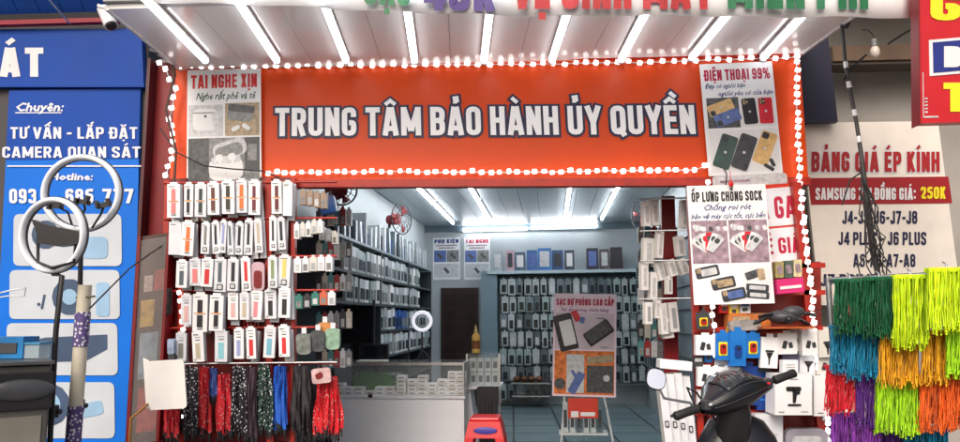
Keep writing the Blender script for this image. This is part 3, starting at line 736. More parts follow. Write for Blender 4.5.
mb = MB(); gbox(mb, p.x-.12, p.x+.06, 3.4, 3.52, zt+.022, zt+.13); mb.build('carton', M('blue_carton', S(26,110,170), .35, var=.25, scale=12), t, .003)
mb = MB(); gbox(mb, p.x-.06, p.x+.03, 3.394, 3.399, zt+.05, zt+.1); mb.build('window', dark, t)
p = at(27, 356, 3.42)
t = thing('glass_tub', 'clear plastic tub next to the blue carton on the cabinet', 'tub', (p.x, 3.45, zt+.021))
mb = MB(); gbox(mb, p.x-.05, p.x+.065, 3.41, 3.5, zt+.022, zt+.09); mb.build('tub', M('clear_plastic', (.6,.75,.8), .1, var=0, alpha=.45), t, .004)
mb = MB(); gbox(mb, p.x-.055, p.x+.07, 3.405, 3.505, zt+.091, zt+.102); mb.build('lid', M('blue_lid', S(60,130,170), .35), t)

# ================================================================== goods
hookm = steel
def straptone(name, rgb): return M('strap_'+name, S(*rgb), .5, var=.1)
TONES = {'pink': (214,120,120), 'black': (30,30,34), 'dark green': (34,50,44), 'brown': (92,50,40), 'olive': (48,48,34), 'orange': (214,110,50), 'maroon': (104,28,48),
 'dark red': (96,30,34), 'grey': (120,120,112), 'lavender': (150,156,200), 'beige': (184,172,150), 'red': (198,40,44), 'yellow': (220,196,104), 'green': (120,140,96),
 'pale pink': (214,170,166), 'light blue': (130,190,200), 'slate': (76,90,100), 'plain': (190,190,194), 'sky blue': (110,170,190), 'rose': (220,130,140)}
dot = M('orange_sticker', S(220,150,80), .4)
ROWN = ('top', 'second', 'third', 'fourth', 'fifth')
# rack frame
rk = thing('goods_rack', 'red metal rack of hooks for boxed watch straps beside the doorway', 'rack', (at(230, 300, 4.66).x, 4.66, 0))
def post(x0, y0, x1, y1, wpx, Y=4.66, name='post', par=None, m=None, dp=.05):
    q = Board.px(((x0-wpx/2,y0),(x0+wpx/2,y0),(x1+wpx/2,y1),(x1-wpx/2,y1)), Y)
    mb = MB(); q.slab(mb, 0, 0, 1, 1, 0, -dp); mb.build(name, m or redmetal, par or rk)
post(167, 180, 160, 480, 5); post(268, 178, 270, 480, 6); post(293, 178, 292, 480, 4); post(182, 186, 180, 480, 6)
for y in (183, 219, 257, 291, 328, 364):
    a, c = at(164, y, 4.655), at(337, y-1, 4.655)
    mb = MB(); mb.tube([a, c], .008, 6); mb.build('rail', redmetal, rk)
mb = MB(); q = Board.rect(165, 178, 292, 440, 4.72); q.slab(mb, 0, 0, 1, 1, 0, -.01); mb.build('back_sheet', M('rack_back', S(110,22,20), .4, var=.3, scale=6), rk)
mb = MB()
for i in range(9): x = 229+i*3.6; q = Board.rect(x, 313, x+2, 328, 4.70); q.slab(mb, 0, 0, 1, 1, .01, -.005)
mb.build('slotted_tag_row', M('tag_red', S(150,24,34), .4), rk)

def strap_box(i, row, x0, y0, x1, y1, tone, style, Y=4.58, lean=0):
    q = Board.rect(x0, y0, x1, y1, Y); c = q.p(.5, 0)
    nm = {'plain': 'plain'}.get(tone, tone+' strap')
    t = thing('strap_box', f'white box showing {nm}, {ORD[i]} along the {ROWN[row]} row of the strap rack' if tone != 'plain' else f'plain white strap box, {ORD[i]} along the {ROWN[row]} row of the strap rack', 'box', c, 'boxed watch straps on the rack')
    W, H = q.U.length, q.V.length; dep = rnd.uniform(.03, .05)
    Rm = Matrix.Rotation(lean, 3, 'Y') @ Matrix.Rotation(rnd.uniform(-.1, .14), 3, 'Z')
    ctr = q.p(.5, .5)
    Bq = Board(*[ctr + Rm @ (p-ctr) for p in (q.p(0,1), q.p(1,1), q.p(1,0), q.p(0,0))])
    mb = MB(); Bq.slab(mb, 0, -.02, 1, .97, 0, -dep, 0, 1); Bq.slab(mb, .2, .9, .8, 1.03, -.002, -.004, 0)
    mb.build('carton', [white if rnd.random() < .6 else white2, white2], t)
    tm = straptone(tone.replace(' ', '_'), TONES[tone])
    if tone != 'plain':
        mb = MB(); a0, a1 = rnd.uniform(.3,.36), rnd.uniform(.62,.7)
        if style == 0:
            Bq.slab(mb, a0, .1, a1, .42, .003, .0005); Bq.slab(mb, a0+.02, .48, a1-.02, .82, .003, .0005)
            mb.build('strap', tm, t)
            mb = MB(); Bq.slab(mb, .12, .45, .88, .475, .004, .0005); mb.build('band_sticker', dot, t)
            mb = MB(); Bq.slab(mb, .34, .04, .7, .08, .002, .0005); mb.build('printed_line', pic_grey, t)
        elif style == 1:
            Bq.slab(mb, a0, .27, a1, .86, .003, .0005); mb.build('strap', tm, t)
            mb = MB(); Bq.rr(mb, .52, .12, .5, .5, .003, .0005, 0, 0, .2); Bq.rr(mb, .52, .12, .34, .34, .004, .003, 0, 1, .2); mb.build('watch_print', [dark, pic_lgrey], t)
        elif style == 2:
            Bq.slab(mb, a0-.03, .08, a1+.03, .6, .003, .0005); mb.build('strap', tm, t)
            mb = MB(); Bq.slab(mb, .3, .68, .72, .72, .002, .0005); Bq.slab(mb, .25, .78, .75, .8, .002, .0005); mb.build('printed_line', pic_grey, t)
    mb = MB(); f_ = rnd.choice([pic_grey, pic_dgrey, pic_lgrey, straptone('slate', TONES['slate'])])
    Bq.slab(mb, .12, .88, rnd.uniform(.5,.85), .9, .0016, .0004)
    if rnd.random() < .5: Bq.slab(mb, .12, .855, rnd.uniform(.4,.6), .868, .0016, .0004)
    if style and rnd.random() < .6:
        for k in range(4): Bq.slab(mb, .1+k*.05, .02, .125+k*.05, .06, .0016, .0004)
    mb.build('fine_print', f_, t)
    mb = MB(); a = Bq.p(.5, 1.0, -.02); mb.tube([a+Vector((0,.06,.01)), a+Vector((0,-.01,.0)), a+Vector((0,-.02,.012))], .003, 5); mb.build('hook', hookm, t)
    return t
ROWS = [
 [(167,183,180,217,'pink',0),(184,183,193,216,'black',0),(195,183,206,216,'dark green',0),(207.5,182,219,214,'brown',0),(222,180,234,213,'olive',0),(236,179,247,212,'orange',0),(248.5,180,260,214,'maroon',0),(271.5,180,281.5,213,'dark red',0),(283,181,292,215,'plain',0)],
 [(169,221,181,254,'plain',0),(181.5,221,193.5,255,'orange',0),(201,222,209.5,253,'grey',1),(212,221,219.5,253,'black',1),(220,220,226,252,'lavender',1),(227,222,233,254,'slate',1),(235,222,243,254,'black',1),(244.5,219,252.5,254,'black',1),(254.5,219,262,252,'beige',1),(269.5,216,276.5,250,'black',1),(277.5,217,285,249,'black',1)],
 [(176,260,187,287,'slate',2),(189.5,258,200.5,285,'pink',2),(201.5,258,212.5,286,'red',2),(214,258,226,291,'slate',1),(227.5,258,238,290,'black',1),(241,257,250.5,290,'red',1),(268,256,277,287,'green',1),(278.5,255,290,286,'yellow',1)],
 [(181,294,191.5,324,'pale pink',2),(193,293,207,331,'black',0),(209.5,294,223,330,'black',0),(228,292,238,319,'pale pink',2),(239.5,292,249,319,'beige',2),(250,290,262,319,'rose',2),(265,289,276,318,'black',2),(278.5,287,290,317,'black',2)],
 [(176,332,186,360,'grey',2),(192.5,331,203.5,361,'beige',2),(215,330,227,361,'light blue',2),(234,328,243.5,358,'lavender',2),(246.5,327,255.5,358,'red',2),(264,326,275,357,'sky blue',2),(278.5,325,289.5,356,'red',2)]]
for r_, row in enumerate(ROWS):
    for i, (a, b_, c, d, tone, sty) in enumerate(row):
        strap_box(i, r_, a, b_, c, d, tone, sty, 4.57+rnd.uniform(-.02,.02), rnd.uniform(-.05,.06) if r_ else rnd.uniform(-.03,.03))
# boxes hanging behind the front ones
for r_, row in enumerate(ROWS):
    for i, (a, b_, c, d, tone, sty) in enumerate(row):
        if r_ == 4 and i % 2: continue
        w_ = (c-a)*.8; x = (a+c)/2+rnd.uniform(2.5,6.5); y = b_+rnd.uniform(1,5)
        q = Board.rect(x-w_/2, y, x+w_/2, d+rnd.uniform(2,6.5), 4.645); ctr = q.p(.5,.5); Rm = Matrix.Rotation(rnd.uniform(-.07,.07),3,'Y') @ Matrix.Rotation(rnd.uniform(-.2,.3),3,'Z')
        q = Board(*[ctr+Rm@(p-ctr) for p in (q.p(0,1),q.p(1,1),q.p(1,0),q.p(0,0))])
        mb = MB(); q.slab(mb, 0, 0, 1, 1, .014, -.012, 0, 1); q.slab(mb, .3, .2, .7, .75, .0155, .0142, 2)
        solo('spare_box', mb, [rnd.choice([white2, cream, white]), greycard, rnd.choice([pic_grey, straptone('black', TONES['black']), pic_lgrey, straptone('maroon', TONES['maroon'])])], f'spare strap box tucked behind the {ORD[i]} box of the {ROWN[r_]} row', 'box', 'spare boxes behind the strap boxes')
# pink clear bag
mb = MB(); q = Board.rect(252, 262, 265, 291, 4.6); q.rr(mb, .5, .5, .98, q.asp, .01, -.01, 0, 0, .4); q.rr(mb, .5, .4, .6, q.asp*.6, .016, .011, 0, 1, .4)
solo('blister_pack', mb, [M('clear_film', S(190,160,170), .15, var=.1), darkred], 'rounded pink clear pack hanging at the end of the third strap row', 'pack')

# small boxes on hooks at the doorway end
def small_row(n_, x0, x1, y0, y1, mat, word, Y, dep=.03, slope=0):
    for i in range(n_):
        a = x0+(x1-x0)*i/n_; c = x0+(x1-x0)*(i+.9)/n_; s_ = slope*i
        q = Board.rect(a, y0+s_+rnd.uniform(-1,1), c, y1+s_+rnd.uniform(-1,1), Y+rnd.uniform(-.01,.01))
        t = thing('accessory_pack', f'{ORD[i]} {word}', 'pack', q.p(.5,0), 'accessory packs hanging in the doorway')
        mb = MB(); q.slab(mb, 0, 0, 1, .95, 0, -dep); q.slab(mb, .25, .95, .75, 1.1, -.004, -.006); mb.build('carton', mat[i % len(mat)], t)
        mb = MB(); q.slab(mb, .2, .1, .8, .55, .002, .0005); mb.build('print', (pic_lgrey, pic_grey, greycard)[(i*7+int(y0)) % 3], t)
tanb = M('kraft_card', S(150,128,112), .5, var=.15)
small_row(4, 300, 327, 190, 205, [tanb], 'tan box in the topmost hooks of the doorway', 4.62, .05, .8)
small_row(5, 294, 323, 224, 238, [white, cream], 'white box in the second hook row of the doorway', 4.6, .05, -1.2)
small_row(3, 319, 338, 227, 240, [cream, greycard], 'cream box behind the second doorway hook row', 4.75, .05, 2)
small_row(5, 294, 333, 258, 273, [white, white2, cream], 'white box in the third hook row of the doorway', 4.6, .05, -.6)
col4 = [M('card_teal', S(40,110,100), .4), M('card_black', S(36,36,40), .4), M('card_teal', S(40,110,100)), M('card_orange', S(190,90,60), .4), white2]
small_row(5, 295, 336, 295, 308, col4, 'coloured phone grip card in the fourth hook row', 4.6, .02, -1)
for i, (x, y, m_) in enumerate(((304,343,M('bag_grey', S(110,116,112), .2, var=.4, scale=30)), (318,340,M('bag_dark', S(70,74,76), .2, var=.4, scale=30)), (333,338,M('bag_green', S(130,160,140), .2, var=.3, scale=30)), (325,332,M('bag_orange', S(190,130,80), .2, var=.3, scale=30)))):
    q = Board.rect(x-8, y-13, x+8, y+12, 4.58+i*.02); mb = MB(); q.rr(mb, .5, .45, .9, q.asp*.85, .015, -.015, rnd.uniform(-.2,.2), 0, .35); q.slab(mb, .35, .85, .65, 1.1, .002, -.002, 1)
    solo('clear_bag', mb, [m_, white2], f'{("grey","dark","greenish","orange")[i]} clear bag of small cables in the lowest hooks of the doorway', 'bag', 'bags of cables')
mb = MB(); q = Board.rect(320, 196, 336, 214, 4.85); q.rr(mb, .5, .5, 1, q.asp, .03, -.03, .2, 0, .2)
solo('blue_pack', mb, M('blue_pack', S(30,74,140), .35, var=.2), 'blue pack hanging behind the tan boxes in the doorway', 'pack')

# a second, deeper layer of packs in the doorway
deep = [M('deep_card_grey', S(120,126,130), .4, var=.3, scale=20), M('deep_card_black', S(40,42,48), .4, var=.3), M('deep_card_cream', S(176,170,156), .4, var=.2), M('deep_card_teal', S(70,120,126), .4, var=.2), M('deep_card_red', S(140,40,44), .4, var=.2), M('deep_card_pale', S(190,194,200), .4, var=.1)]
for r_, (y, o_) in enumerate(((210,0),(243,2),(276,1),(313,3),(352,1))):
    small_row(6, 316, 352, y, y+17, deep[o_:]+deep[:o_], f'narrow card in the {ORD[r_]} hook row deeper inside the doorway', 5.15+.03*r_, .03, -.4)
for r_, (y, o_) in enumerate(((226,2),(250,0),(288,5),(322,1),(340,3))):
    small_row(6, 638, 678, y, y+16, deep[o_:]+deep[:o_], f'narrow card in the {ORD[r_]} hook row behind the doorway white boxes', 5.7+.03*r_, .03, .3)
# lanyards
def lanyard(label, x0, x1, y0, y1, rgb, spk, Y=4.6, tipdark=True):
    c = at((x0+x1)/2, y1, Y); t = thing('lanyard_bundle', label, 'lanyards', c, 'lanyards hanging under the strap rack')
    m_ = M('lanyard_%d_%d_%d' % rgb + str(bool(spk)), S(*rgb), .6, var=.2, scale=25, speck=spk)
    mb = MB(); tips = []
    nn = max(5, int((x1-x0)/.9))
    for k in range(nn):
        f = (k+.5)/nn; xt = (x0+x1)/2+(f-.5)*(x1-x0)*.7; xb = x0+(x1-x0)*f+rnd.uniform(-1,1); yb = y1+rnd.uniform(-7,3); yy = Y+rnd.uniform(-.045,.03)
        wv = rnd.uniform(-1.5,1.5); pts = []
        for j in range(9):
            g = j/8; x = xt+(xb-xt)*min(1,g*1.7)+wv*math.sin(g*5+k); pts.append((x, y0+(yb-y0)*g))
        rows = []
        tw = rnd.uniform(-1,1); wd = rnd.uniform(.009,.012)
        for j, (x, y) in enumerate(pts):
            p = at(x, y, yy); a = tw+1.1*math.sin(j*.5+k); dv = Vector((math.cos(a)*wd, math.sin(a)*wd*.8, 0)); nv = Vector((-math.sin(a), math.cos(a), 0))*.0012
            rows.append([p-dv-nv, p+dv-nv, p+dv+nv, p-dv+nv])
        mb.grid(rows, 0, False, True); tips.append(at(pts[-1][0], pts[-1][1], yy))
    mb.build('ribbons', m_, t)
    for p in tips:
        mb = MB(); mb.box(p+Vector((0,0,-.012)), (.014,.008,.024)); mb.tube([p+Vector((0,0,-.024)), p+Vector((.004,0,-.05))], .004, 5); mb.build('clip', black if tipdark else steel, t)
    mb = MB(); mb.tube([at((x0+x1)/2-1, y0+1, Y+.05), at((x0+x1)/2-1, y0-1, Y-.05)], .004, 5); mb.build('hook', steel, t)
sw = ((.55,.5,.5), 55, .2); sk = ((.55,.55,.58), 62, .3)
lanyard('red lanyard bundle directly below the bright white card', 163, 180, 392, 436, (168,26,36), sw)
lanyard('black lanyard bundle with white lettering next to the white card', 184, 198, 367, 434, (26,26,32), sk)
lanyard('red lanyard bundle between the black and blue lanyards', 199, 211, 367, 432, (178,24,34), sw)
lanyard('short dull blue lanyard bundle between two red ones', 209, 218, 368, 396, (52,72,136), None)
lanyard('red lanyard bundle hanging lower beside the dull blue one', 216, 230, 374, 434, (184,26,38), sw)
lanyard('black lanyard bundle with dense white specks in the middle of the rail', 231, 246, 366, 432, (22,22,30), sk)
lanyard('dark purple grey lanyard bundle in the middle of the rail', 245, 257, 367, 436, (54,38,50), None)
lanyard('dark green lanyard bundle with white marks', 256, 272, 365, 430, (20,52,42), sk)
lanyard('bright blue lanyard bundle near the end of the rail', 273, 287, 366, 428, (26,84,180), None)
lanyard('thin red lanyard behind the bright blue bundle', 284, 289, 372, 422, (180,30,40), None, 4.66)
lanyard('charcoal lanyard bundle at the doorway corner', 291, 310, 366, 425, (44,40,44), None)
lanyard('brightest red lanyard bundle hanging inside the doorway', 314, 341, 376, 432, (196,22,34), sw)
lanyard('dark maroon lanyard bundle behind the white card', 178, 187, 366, 426, (70,24,30), None, 4.68)
lanyard('dark grey lanyard bundle behind the charcoal one', 300, 318, 372, 440, (50,50,52), None, 4.72)
a, c = at(164, 364, 4.6), at(337, 362, 4.6)
mb = MB(); mb.tube([a, c], .007, 8); mb.build('lanyard_rail', steel, rk)
q = Board.rect(312, 368, 331, 383, 4.52); mb = MB(); q.rr(mb, .5, .5, 1, q.asp, .01, -.01, .1, 0, .2); q.rr(mb, .4, .5, .4, q.asp*.4, .013, .01, .5, 1, .4)
solo('red_white_pack', mb, [M('pack_pinkwhite', S(190,160,160), .3, var=.3, scale=20), darkred], 'white and red pack hanging above the brightest red lanyards', 'pack')
# spiral cable on the rack corner
mb = MB(); pts = []
for k in range(90): a = k*.9; p = at(169+.5*math.sin(k*.05), 288+k*.3, 4.56); pts.append(p+Vector((.016*math.cos(a), .016*math.sin(a), 0)))
mb.tube(pts, .004, 5); solo('coiled_cable', mb, rubber, 'black coiled cable hanging at the outer post of the strap rack', 'cable')
mb = MB(); q = Board.rect(168, 336, 176, 362, 4.55); q.rr(mb, .5, .6, .8, q.asp*.6, .02, -.02, 0, 0, .3); q.disc(mb, .6, .2, .4, .025, -.02, 1)
solo('pale_blue_pack', mb, [M('pack_pale_blue', S(150,165,190), .25, var=.3, scale=20), dark], 'pale blue pack with a dark disc beside the white card', 'pack')
# white folded card on stand
q = Board.px(((147,358),(184,362),(187,405),(150,413)), 4.25)
t = thing('blank_card', 'bright blank white folded card held on a wooden stick', 'card', q.p(.5,0))
mb = MB(); q.rr(mb, .5, .5, 1, q.asp, .004, -.004, 0, 0, .12); q2 = Board.px(((143,360),(149,358),(152,413),(146,405)), 4.27); q2.slab(mb, 0,0,1,1,0,-.004)
mb.build('card', M('blank_white', (.86,.84,.8), .4, var=.03), t, .004)
mb = MB(); mb.tube([at(148,404,4.25), at(131,418,4.25), at(128,470,4.25)], .008, 8); mb.build('stick', M('wood_stick', S(170,120,60), .5, var=.2), t)

# ================================================================== right goods shelf
sh = thing('goods_shelf', 'red metal goods shelf with pegs on the scooter side of the doorway', 'shelf', (at(760, 300, 4.6).x, 4.62, 0))
post(691, 184, 703, 480, 6, 4.62, 'post', sh); post(797, 182, 828, 480, 9, 4.6, 'post', sh); post(707, 300, 716, 480, 6, 4.62, 'post', sh)
for y in (266, 293, 329, 362, 412):
    a, c = at(694, y+2, 4.62), at(824, y-2, 4.62); mb = MB(); mb.box((a+c)/2, ((c-a).length, .04, .03)); mb.build('rail', redmetal, sh)
mb = MB(); q = Board.rect(700, 262, 822, 470, 4.75); q.slab(mb, 0, 0, 1, 1, 0, -.01); mb.build('back_sheet', M('shelf_back', S(130,36,24), .4, var=.35, scale=5), sh)
def peg_pack(label, x0, y0, x1, y1, Y, base, motif, motifmat, dep=.05, lean=0, tab=True):
    q = Board.rect(x0, y0, x1, y1, Y); ctr = q.p(.5,.5); Rm = Matrix.Rotation(lean,3,'Y')
    q = Board(*[ctr+Rm@(p-ctr) for p in (q.p(0,1),q.p(1,1),q.p(1,0),q.p(0,0))])
    t = thing('gadget_box', label, 'box', q.p(.5,0), 'gadget boxes on the goods shelf')
    mb = MB(); q.slab(mb, 0, 0, 1, 1, 0, -dep, 0); 
    if tab: q.slab(mb, .3, 1, .7, 1.12, -.004, -.008, 0)
    mb.build('carton', base, t, .003)
    mb = MB()
    if motif == 'phone': q.rr(mb, .35, .45, .22, .42, .004, .0005, -.25, 0, .2); q.rr(mb, .66, .42, .2, .3, .004, .0005, .2, 0, .2)
    elif motif == 'gadget': q.rr(mb, .5, .42, .62, q.asp*.5, .003, .0005, 0, 1, .15); q.rr(mb, .5, .42, .44, q.asp*.36, .012, .003, 0, 0, .3); q.disc(mb, .5, .5, .1, .016, .012, 2)
    elif motif == 'mount': q.poly(mb, ((.3,.5),(.7,.5),(.55,.3),(.53,.1),(.47,.1),(.45,.3)), .004, .0005, 0); q.rr(mb, .5, .55, .5, .1, .006, .0005, 0, 0, .4)
    elif motif == 'gimbal':
        q.rr(mb, .5, .64, .4, .12, .006, .0005, .0, 0, .35); q.rr(mb, .6, .6, .12, .2, .008, .0005, .1, 0, .3)
        q.poly(mb, ((.47,.62),(.6,.58),(.55,.3),(.48,.3)), .006, .0005, 0); q.rr(mb, .52, .25, .36, .05, .007, .0005, 0, 0, .5)
        q.slab(mb, .4, .86, .62, .885, .002, .0005, 1); q.slab(mb, .1, .06, .25, .09, .002, .0005, 1); q.slab(mb, .7, .07, .9, .09, .002, .0005, 1)
    elif motif == 'lines':
        for k in range(3): q.slab(mb, .2, .25+k*.18, .8, .3+k*.18, .002, .0005, 0)
    mb.build('print', motifmat, t)
wb = [black, pic_grey]
bl = M('pack_blue', S(24,110,190), .35, var=.15, scale=12)
bd = M('pack_deep_blue', S(18,58,130), .35, var=.2, scale=12)
gm3 = [M('gadget_red', S(170,34,28), .35, var=.2, scale=20), yellow, black]
peg_pack('white box with two small phones printed, topmost peg by the inner post', 696, 335, 715, 355, 4.5, white, 'phone', [pic_slate, pic_grey])
peg_pack('blue pack with yellow framed red gadget nearest the inner post', 716, 333, 730, 360, 4.48, bl, 'gadget', gm3)
peg_pack('taller plain blue pack between the two yellow framed gadgets', 730, 331, 746, 366, 4.46, bl, 'gadget', [bd, bl, black])
peg_pack('blue pack with yellow framed red gadget beside the tapered white card', 746, 333, 760, 358, 4.48, bl, 'gadget', gm3)
peg_pack('white card with black phone mount hanging by the blue packs', 761, 337, 778, 368, 4.47, white, 'mount', wb, .03, .05)
peg_pack('white box with phones printed hanging over the grey pouch', 778, 333, 797, 354, 4.49, white, 'phone', [pic_slate, pic_grey], .05, -.03)
peg_pack('wide white box with phones printed near the outer post', 802, 331, 820, 355, 4.48, white, 'phone', [pic_slate, pic_grey], .06, -.04)
peg_pack('white box with black mount printed beside the outer LED string', 819, 330, 836, 357, 4.46, cream, 'mount', wb, .06, -.03)
peg_pack('white box with phones printed on the second peg row', 698, 367, 716, 386, 4.5, white, 'phone', [pic_slate, pic_grey])
peg_pack('low white box half hidden behind the scooter handlebar', 718, 367, 741, 382, 4.52, white2, 'lines', [pic_grey])
peg_pack('deep blue pack behind the scooter dashboard', 742, 366, 758, 405, 4.55, bd, 'gadget', [bl, pic_lgrey, black])
peg_pack('deep blue pack standing against the first gimbal box', 757, 372, 773, 410, 4.56, bd, 'lines', [bl])
peg_pack('big white gimbal box beside the scooter grip', 775, 374, 812, 415, 4.38, white, 'gimbal', wb, .16, 0, False)
peg_pack('big white gimbal box half hidden by the red tassels', 814, 376, 852, 416, 4.44, white, 'gimbal', wb, .16, 0, False)
peg_pack('white box standing low behind the scooter body', 755, 414, 783, 470, 4.5, white2, 'lines', [pic_lgrey], .08, 0, False)
yl = M('pack_yellow', S(220,190,40), .35, var=.1)
peg_pack('white box with phones printed overlapping the wide white box by the LED string', 790, 329, 805, 351, 4.53, cream, 'phone', [pic_slate, pic_grey], .05, .05)
peg_pack('white box with black mount printed under the wide white box by the post', 800, 352, 817, 374, 4.55, white2, 'mount', wb, .05, .04)
peg_pack('small black pack with red print under the inner end of the case poster', 697, 312, 710, 329, 4.52, dark, 'gadget', gm3, .03, -.05)
peg_pack('small yellow pack behind the taller plain blue pack', 727, 326, 741, 345, 4.56, yl, 'lines', [pic_black], .03, .06)
peg_pack('white pack with grey lines between the low white box and the blue packs', 716, 358, 731, 378, 4.56, white2, 'lines', [pic_grey], .03, .05)
peg_pack('dark grey pack hanging behind the white mount card', 757, 346, 770, 372, 4.56, dark, 'phone', [pic_lgrey, pic_grey], .03, -.06)
peg_pack('white box with black mount printed low beside the inner post', 698, 390, 716, 412, 4.54, white, 'mount', wb, .05, .03)
peg_pack('white and blue pack low beside the scooter neck', 717, 386, 735, 410, 4.56, white2, 'gadget', [bl, pic_lgrey, black], .05, -.03)
peg_pack('small white box standing on the first gimbal box', 783, 360, 798, 373, 4.42, white, 'lines', [pic_grey], .06, 0, False)
peg_pack('cream box with phones printed above the second gimbal box', 818, 356, 836, 375, 4.5, cream, 'phone', [pic_slate, pic_grey], .05, .04)
for i, (x0, y0, x1, y1, nm_, m_) in enumerate(sorted(((719,300,729,313,'red',red),(729,303,738,315,'yellow',yl),(739,301,750,313,'pale',white2),(704,345,712,362,'blue',bl),(806,372,815,384,'black',dark),(822,404,834,420,'pale',white2),(693,356,703,368,'black',dark)), key=lambda q_: q_[1])):
    q = Board.rect(x0, y0, x1, y1, 4.59-.01*(i % 3)); mb = MB(); q.slab(mb, 0, 0, 1, 1, .012, -.02); q.slab(mb, .15, .55, .85, .85, .0135, .0122, 1); q.rr(mb, .5, .3, .5, q.asp*.3, .0135, .0122, .2, 2, .3)
    solo('sachet', mb, [m_, pic_wh if nm_ != 'pale' else pic_blue, pic_dgrey], f'{ORD[i]} sachet on the goods shelf counting down from the case poster, {nm_}', 'sachet', 'small sachets on the goods shelf')
q = Board.rect(784, 428, 826, 475, 4.52); mb = MB(); q.rr(mb, .5, .5, 1, q.asp, .03, -.03, 0, 0, .2); q.rr(mb, .5, .55, .7, q.asp*.6, .034, .03, 0, 1, .2)
solo('grey_pouch', mb, [M('pouch_grey', S(150,146,156), .3, var=.2), pic_lgrey], 'pale grey pouch below the big gimbal boxes', 'pouch')
q = Board.rect(781, 350, 806, 369, 4.6); mb = MB(); q.rr(mb, .5, .5, 1, q.asp, .02, -.02, 0, 0, .2)
solo('lilac_pouch', mb, M('pouch_lilac', S(120,116,150), .3, var=.2), 'lilac grey pouch behind the hanging white boxes', 'pouch')
# upper shelf goods
q = Board.rect(726, 313, 768, 330, 4.6); mb = MB(); q.rr(mb, .5, .5, 1, q.asp, .05, -.05, 0, 0, .2); q.slab(mb, .1, .3, .5, .8, .053, .05, 1)
solo('orange_carton', mb, [M('carton_orange', S(190,110,50), .4, var=.25, scale=10), pic_tan], 'orange carton lying beneath the case poster', 'box')
q = Board.rect(728, 318, 760, 331, 4.5); mb = MB(); q.rr(mb, .5, .45, .96, q.asp*.8, .03, -.03, .05, 0, .35)
solo('clear_tray', mb, M('tray_clear', S(150,146,144), .15, var=.3, scale=20), 'greyish clear tray in front of the orange carton', 'tray')
q = Board.px(((775,280),(801,277),(803,292),(776,294)), 4.5); mb = MB(); q.slab(mb, 0, 0, 1, 1, .03, -.04); q.slab(mb, .1, .3, .9, .5, .033, .03, 1)
solo('pink_carton', mb, [M('carton_pink', S(200,40,110), .4, var=.1), pic_wh], 'bright pink carton beside the case poster', 'box', None, .003)
for i, (x0, y0, x1, y1, rgb) in enumerate(((774,262,782,278,(150,140,90)), (783,261,791,278,(70,90,80)), (792,260,800,277,(200,190,150)))):
    q = Board.rect(x0, y0, x1, y1, 4.52); mb = MB(); q.slab(mb, 0, 0, 1, 1, .03, -.03); q.rr(mb, .5, .5, .6, q.asp*.5, .033, .03, .2, 1, .3)
    solo('small_carton', mb, [M('carton_%d' % i, S(*rgb), .4, var=.3, scale=30), pic_mauve], f'{("olive","dark green","cream")[i]} small carton standing above the pink carton', 'box', 'small cartons beside the case poster', .002)
mb = MB(); a_, c_ = at(760,328,4.42), at(812,327,4.42); mb.box((a_+c_)/2+Vector((0,.1,0)), ((c_-a_).length,.3,.012)); mb.build('board', M('board_orange', S(170,84,40), .45, var=.15), sh)
# black camera drone
p = at(784, 317, 4.42)
t = thing('camera_drone', 'black folded camera drone on the shelf under the pink carton', 'drone', p)
mb = MB(); mb.ball(p, (.1,.07,.045), 0, 14, 8); mb.ball(p+Vector((.05,-.02,.03)), (.07,.05,.04), 0, 12, 6); mb.build('body', dark, t)
for sx, sy, sz_ in ((-1,1,.02),(-1,-1,-.02),(1,1,.03),(1,-1,-.03)):
    e = p+Vector((sx*.17, -.06*sy, sz_-.02)); mb = MB(); mb.tube([p+Vector((sx*.05,0,0)), (p+e)/2+Vector((0,0,.02)), e], [.014,.011,.012], 8); a_ = mb.build('arm', black, t)
    mb = MB(); mb.box(e+Vector((0,0,.022)), (.15,.016,.004), Matrix.Rotation(sx*.3,3,'Z')); mb.build('propeller', dark, a_)
mb = MB(); mb.ball(p+Vector((0,-.075,-.015)), .022, 0, 10, 6); mb.build('lens', black, t)
# hanging red pendant bits above poster
mb = MB(); p = at(731, 184, 4.47); mb.ball(p, (.016,.01,.02)); mb.tube([p, at(730,172,4.6)], .003, 5)
solo('red_charm', mb, red, 'small red charm hanging above the case poster', 'charm')

# white boxes along the inner side of the doorway
def edge_pack(i, x0, y0, x1, y1, Y, lean):
    q = Board.rect(x0, y0, x1, y1, Y); ctr = q.p(.5,.5); Rm = Matrix.Rotation(lean,3,'Y') @ Matrix.Rotation(.35,3,'Z')
    q = Board(*[ctr+Rm@(p-ctr) for p in (q.p(0,1),q.p(1,1),q.p(1,0),q.p(0,0))])
    t = thing('hanging_box', f'{ORD[i]} white box down the hooks inside the scooter side of the doorway', 'box', q.p(.5,0), 'white boxes on hooks inside the doorway')
    mb = MB(); q.slab(mb, 0, 0, 1, 1, 0, -.04, 0, 1); mb.build('carton', [white, cream], t, .002)
    mb = MB(); q.slab(mb, .3, .12, .75, .8, .002, .0005, 0); mb.build('print', rnd.choice([pic_lgrey, greycard, pic_lgrey]), t)
EP = [(681,200,690,228,.04),(676,236,686,256,-.1),(663,318,674,338,-.12),(643,201,651,226,-.05),(651,200,660,225,-.08),(643,238,655,263,.03),(657,231,664,258,.05),(641,262,649,290,0),(657,262,666,280,-.25),(668,259,677,276,-.3),(679,258,689,274,-.35),(650,272,658,300,.02),(667,276,673,294,0),(660,303,668,334,-.08),(669,302,679,332,-.1),(645,302,653,324,0),(655,300,661,318,.05)]
for i, (a,b_,c,d,l) in enumerate(EP): edge_pack(i, a, b_, c, d, 5.0+.04*(i % 3), l)
er = thing('hook_rack', 'red and steel hook rack inside the doorway holding white boxes', 'rack', (at(680,300,5.1).x, 5.1, 0))
post(668, 196, 674, 470, 14, 5.25, 'back_plate', er, darkred)
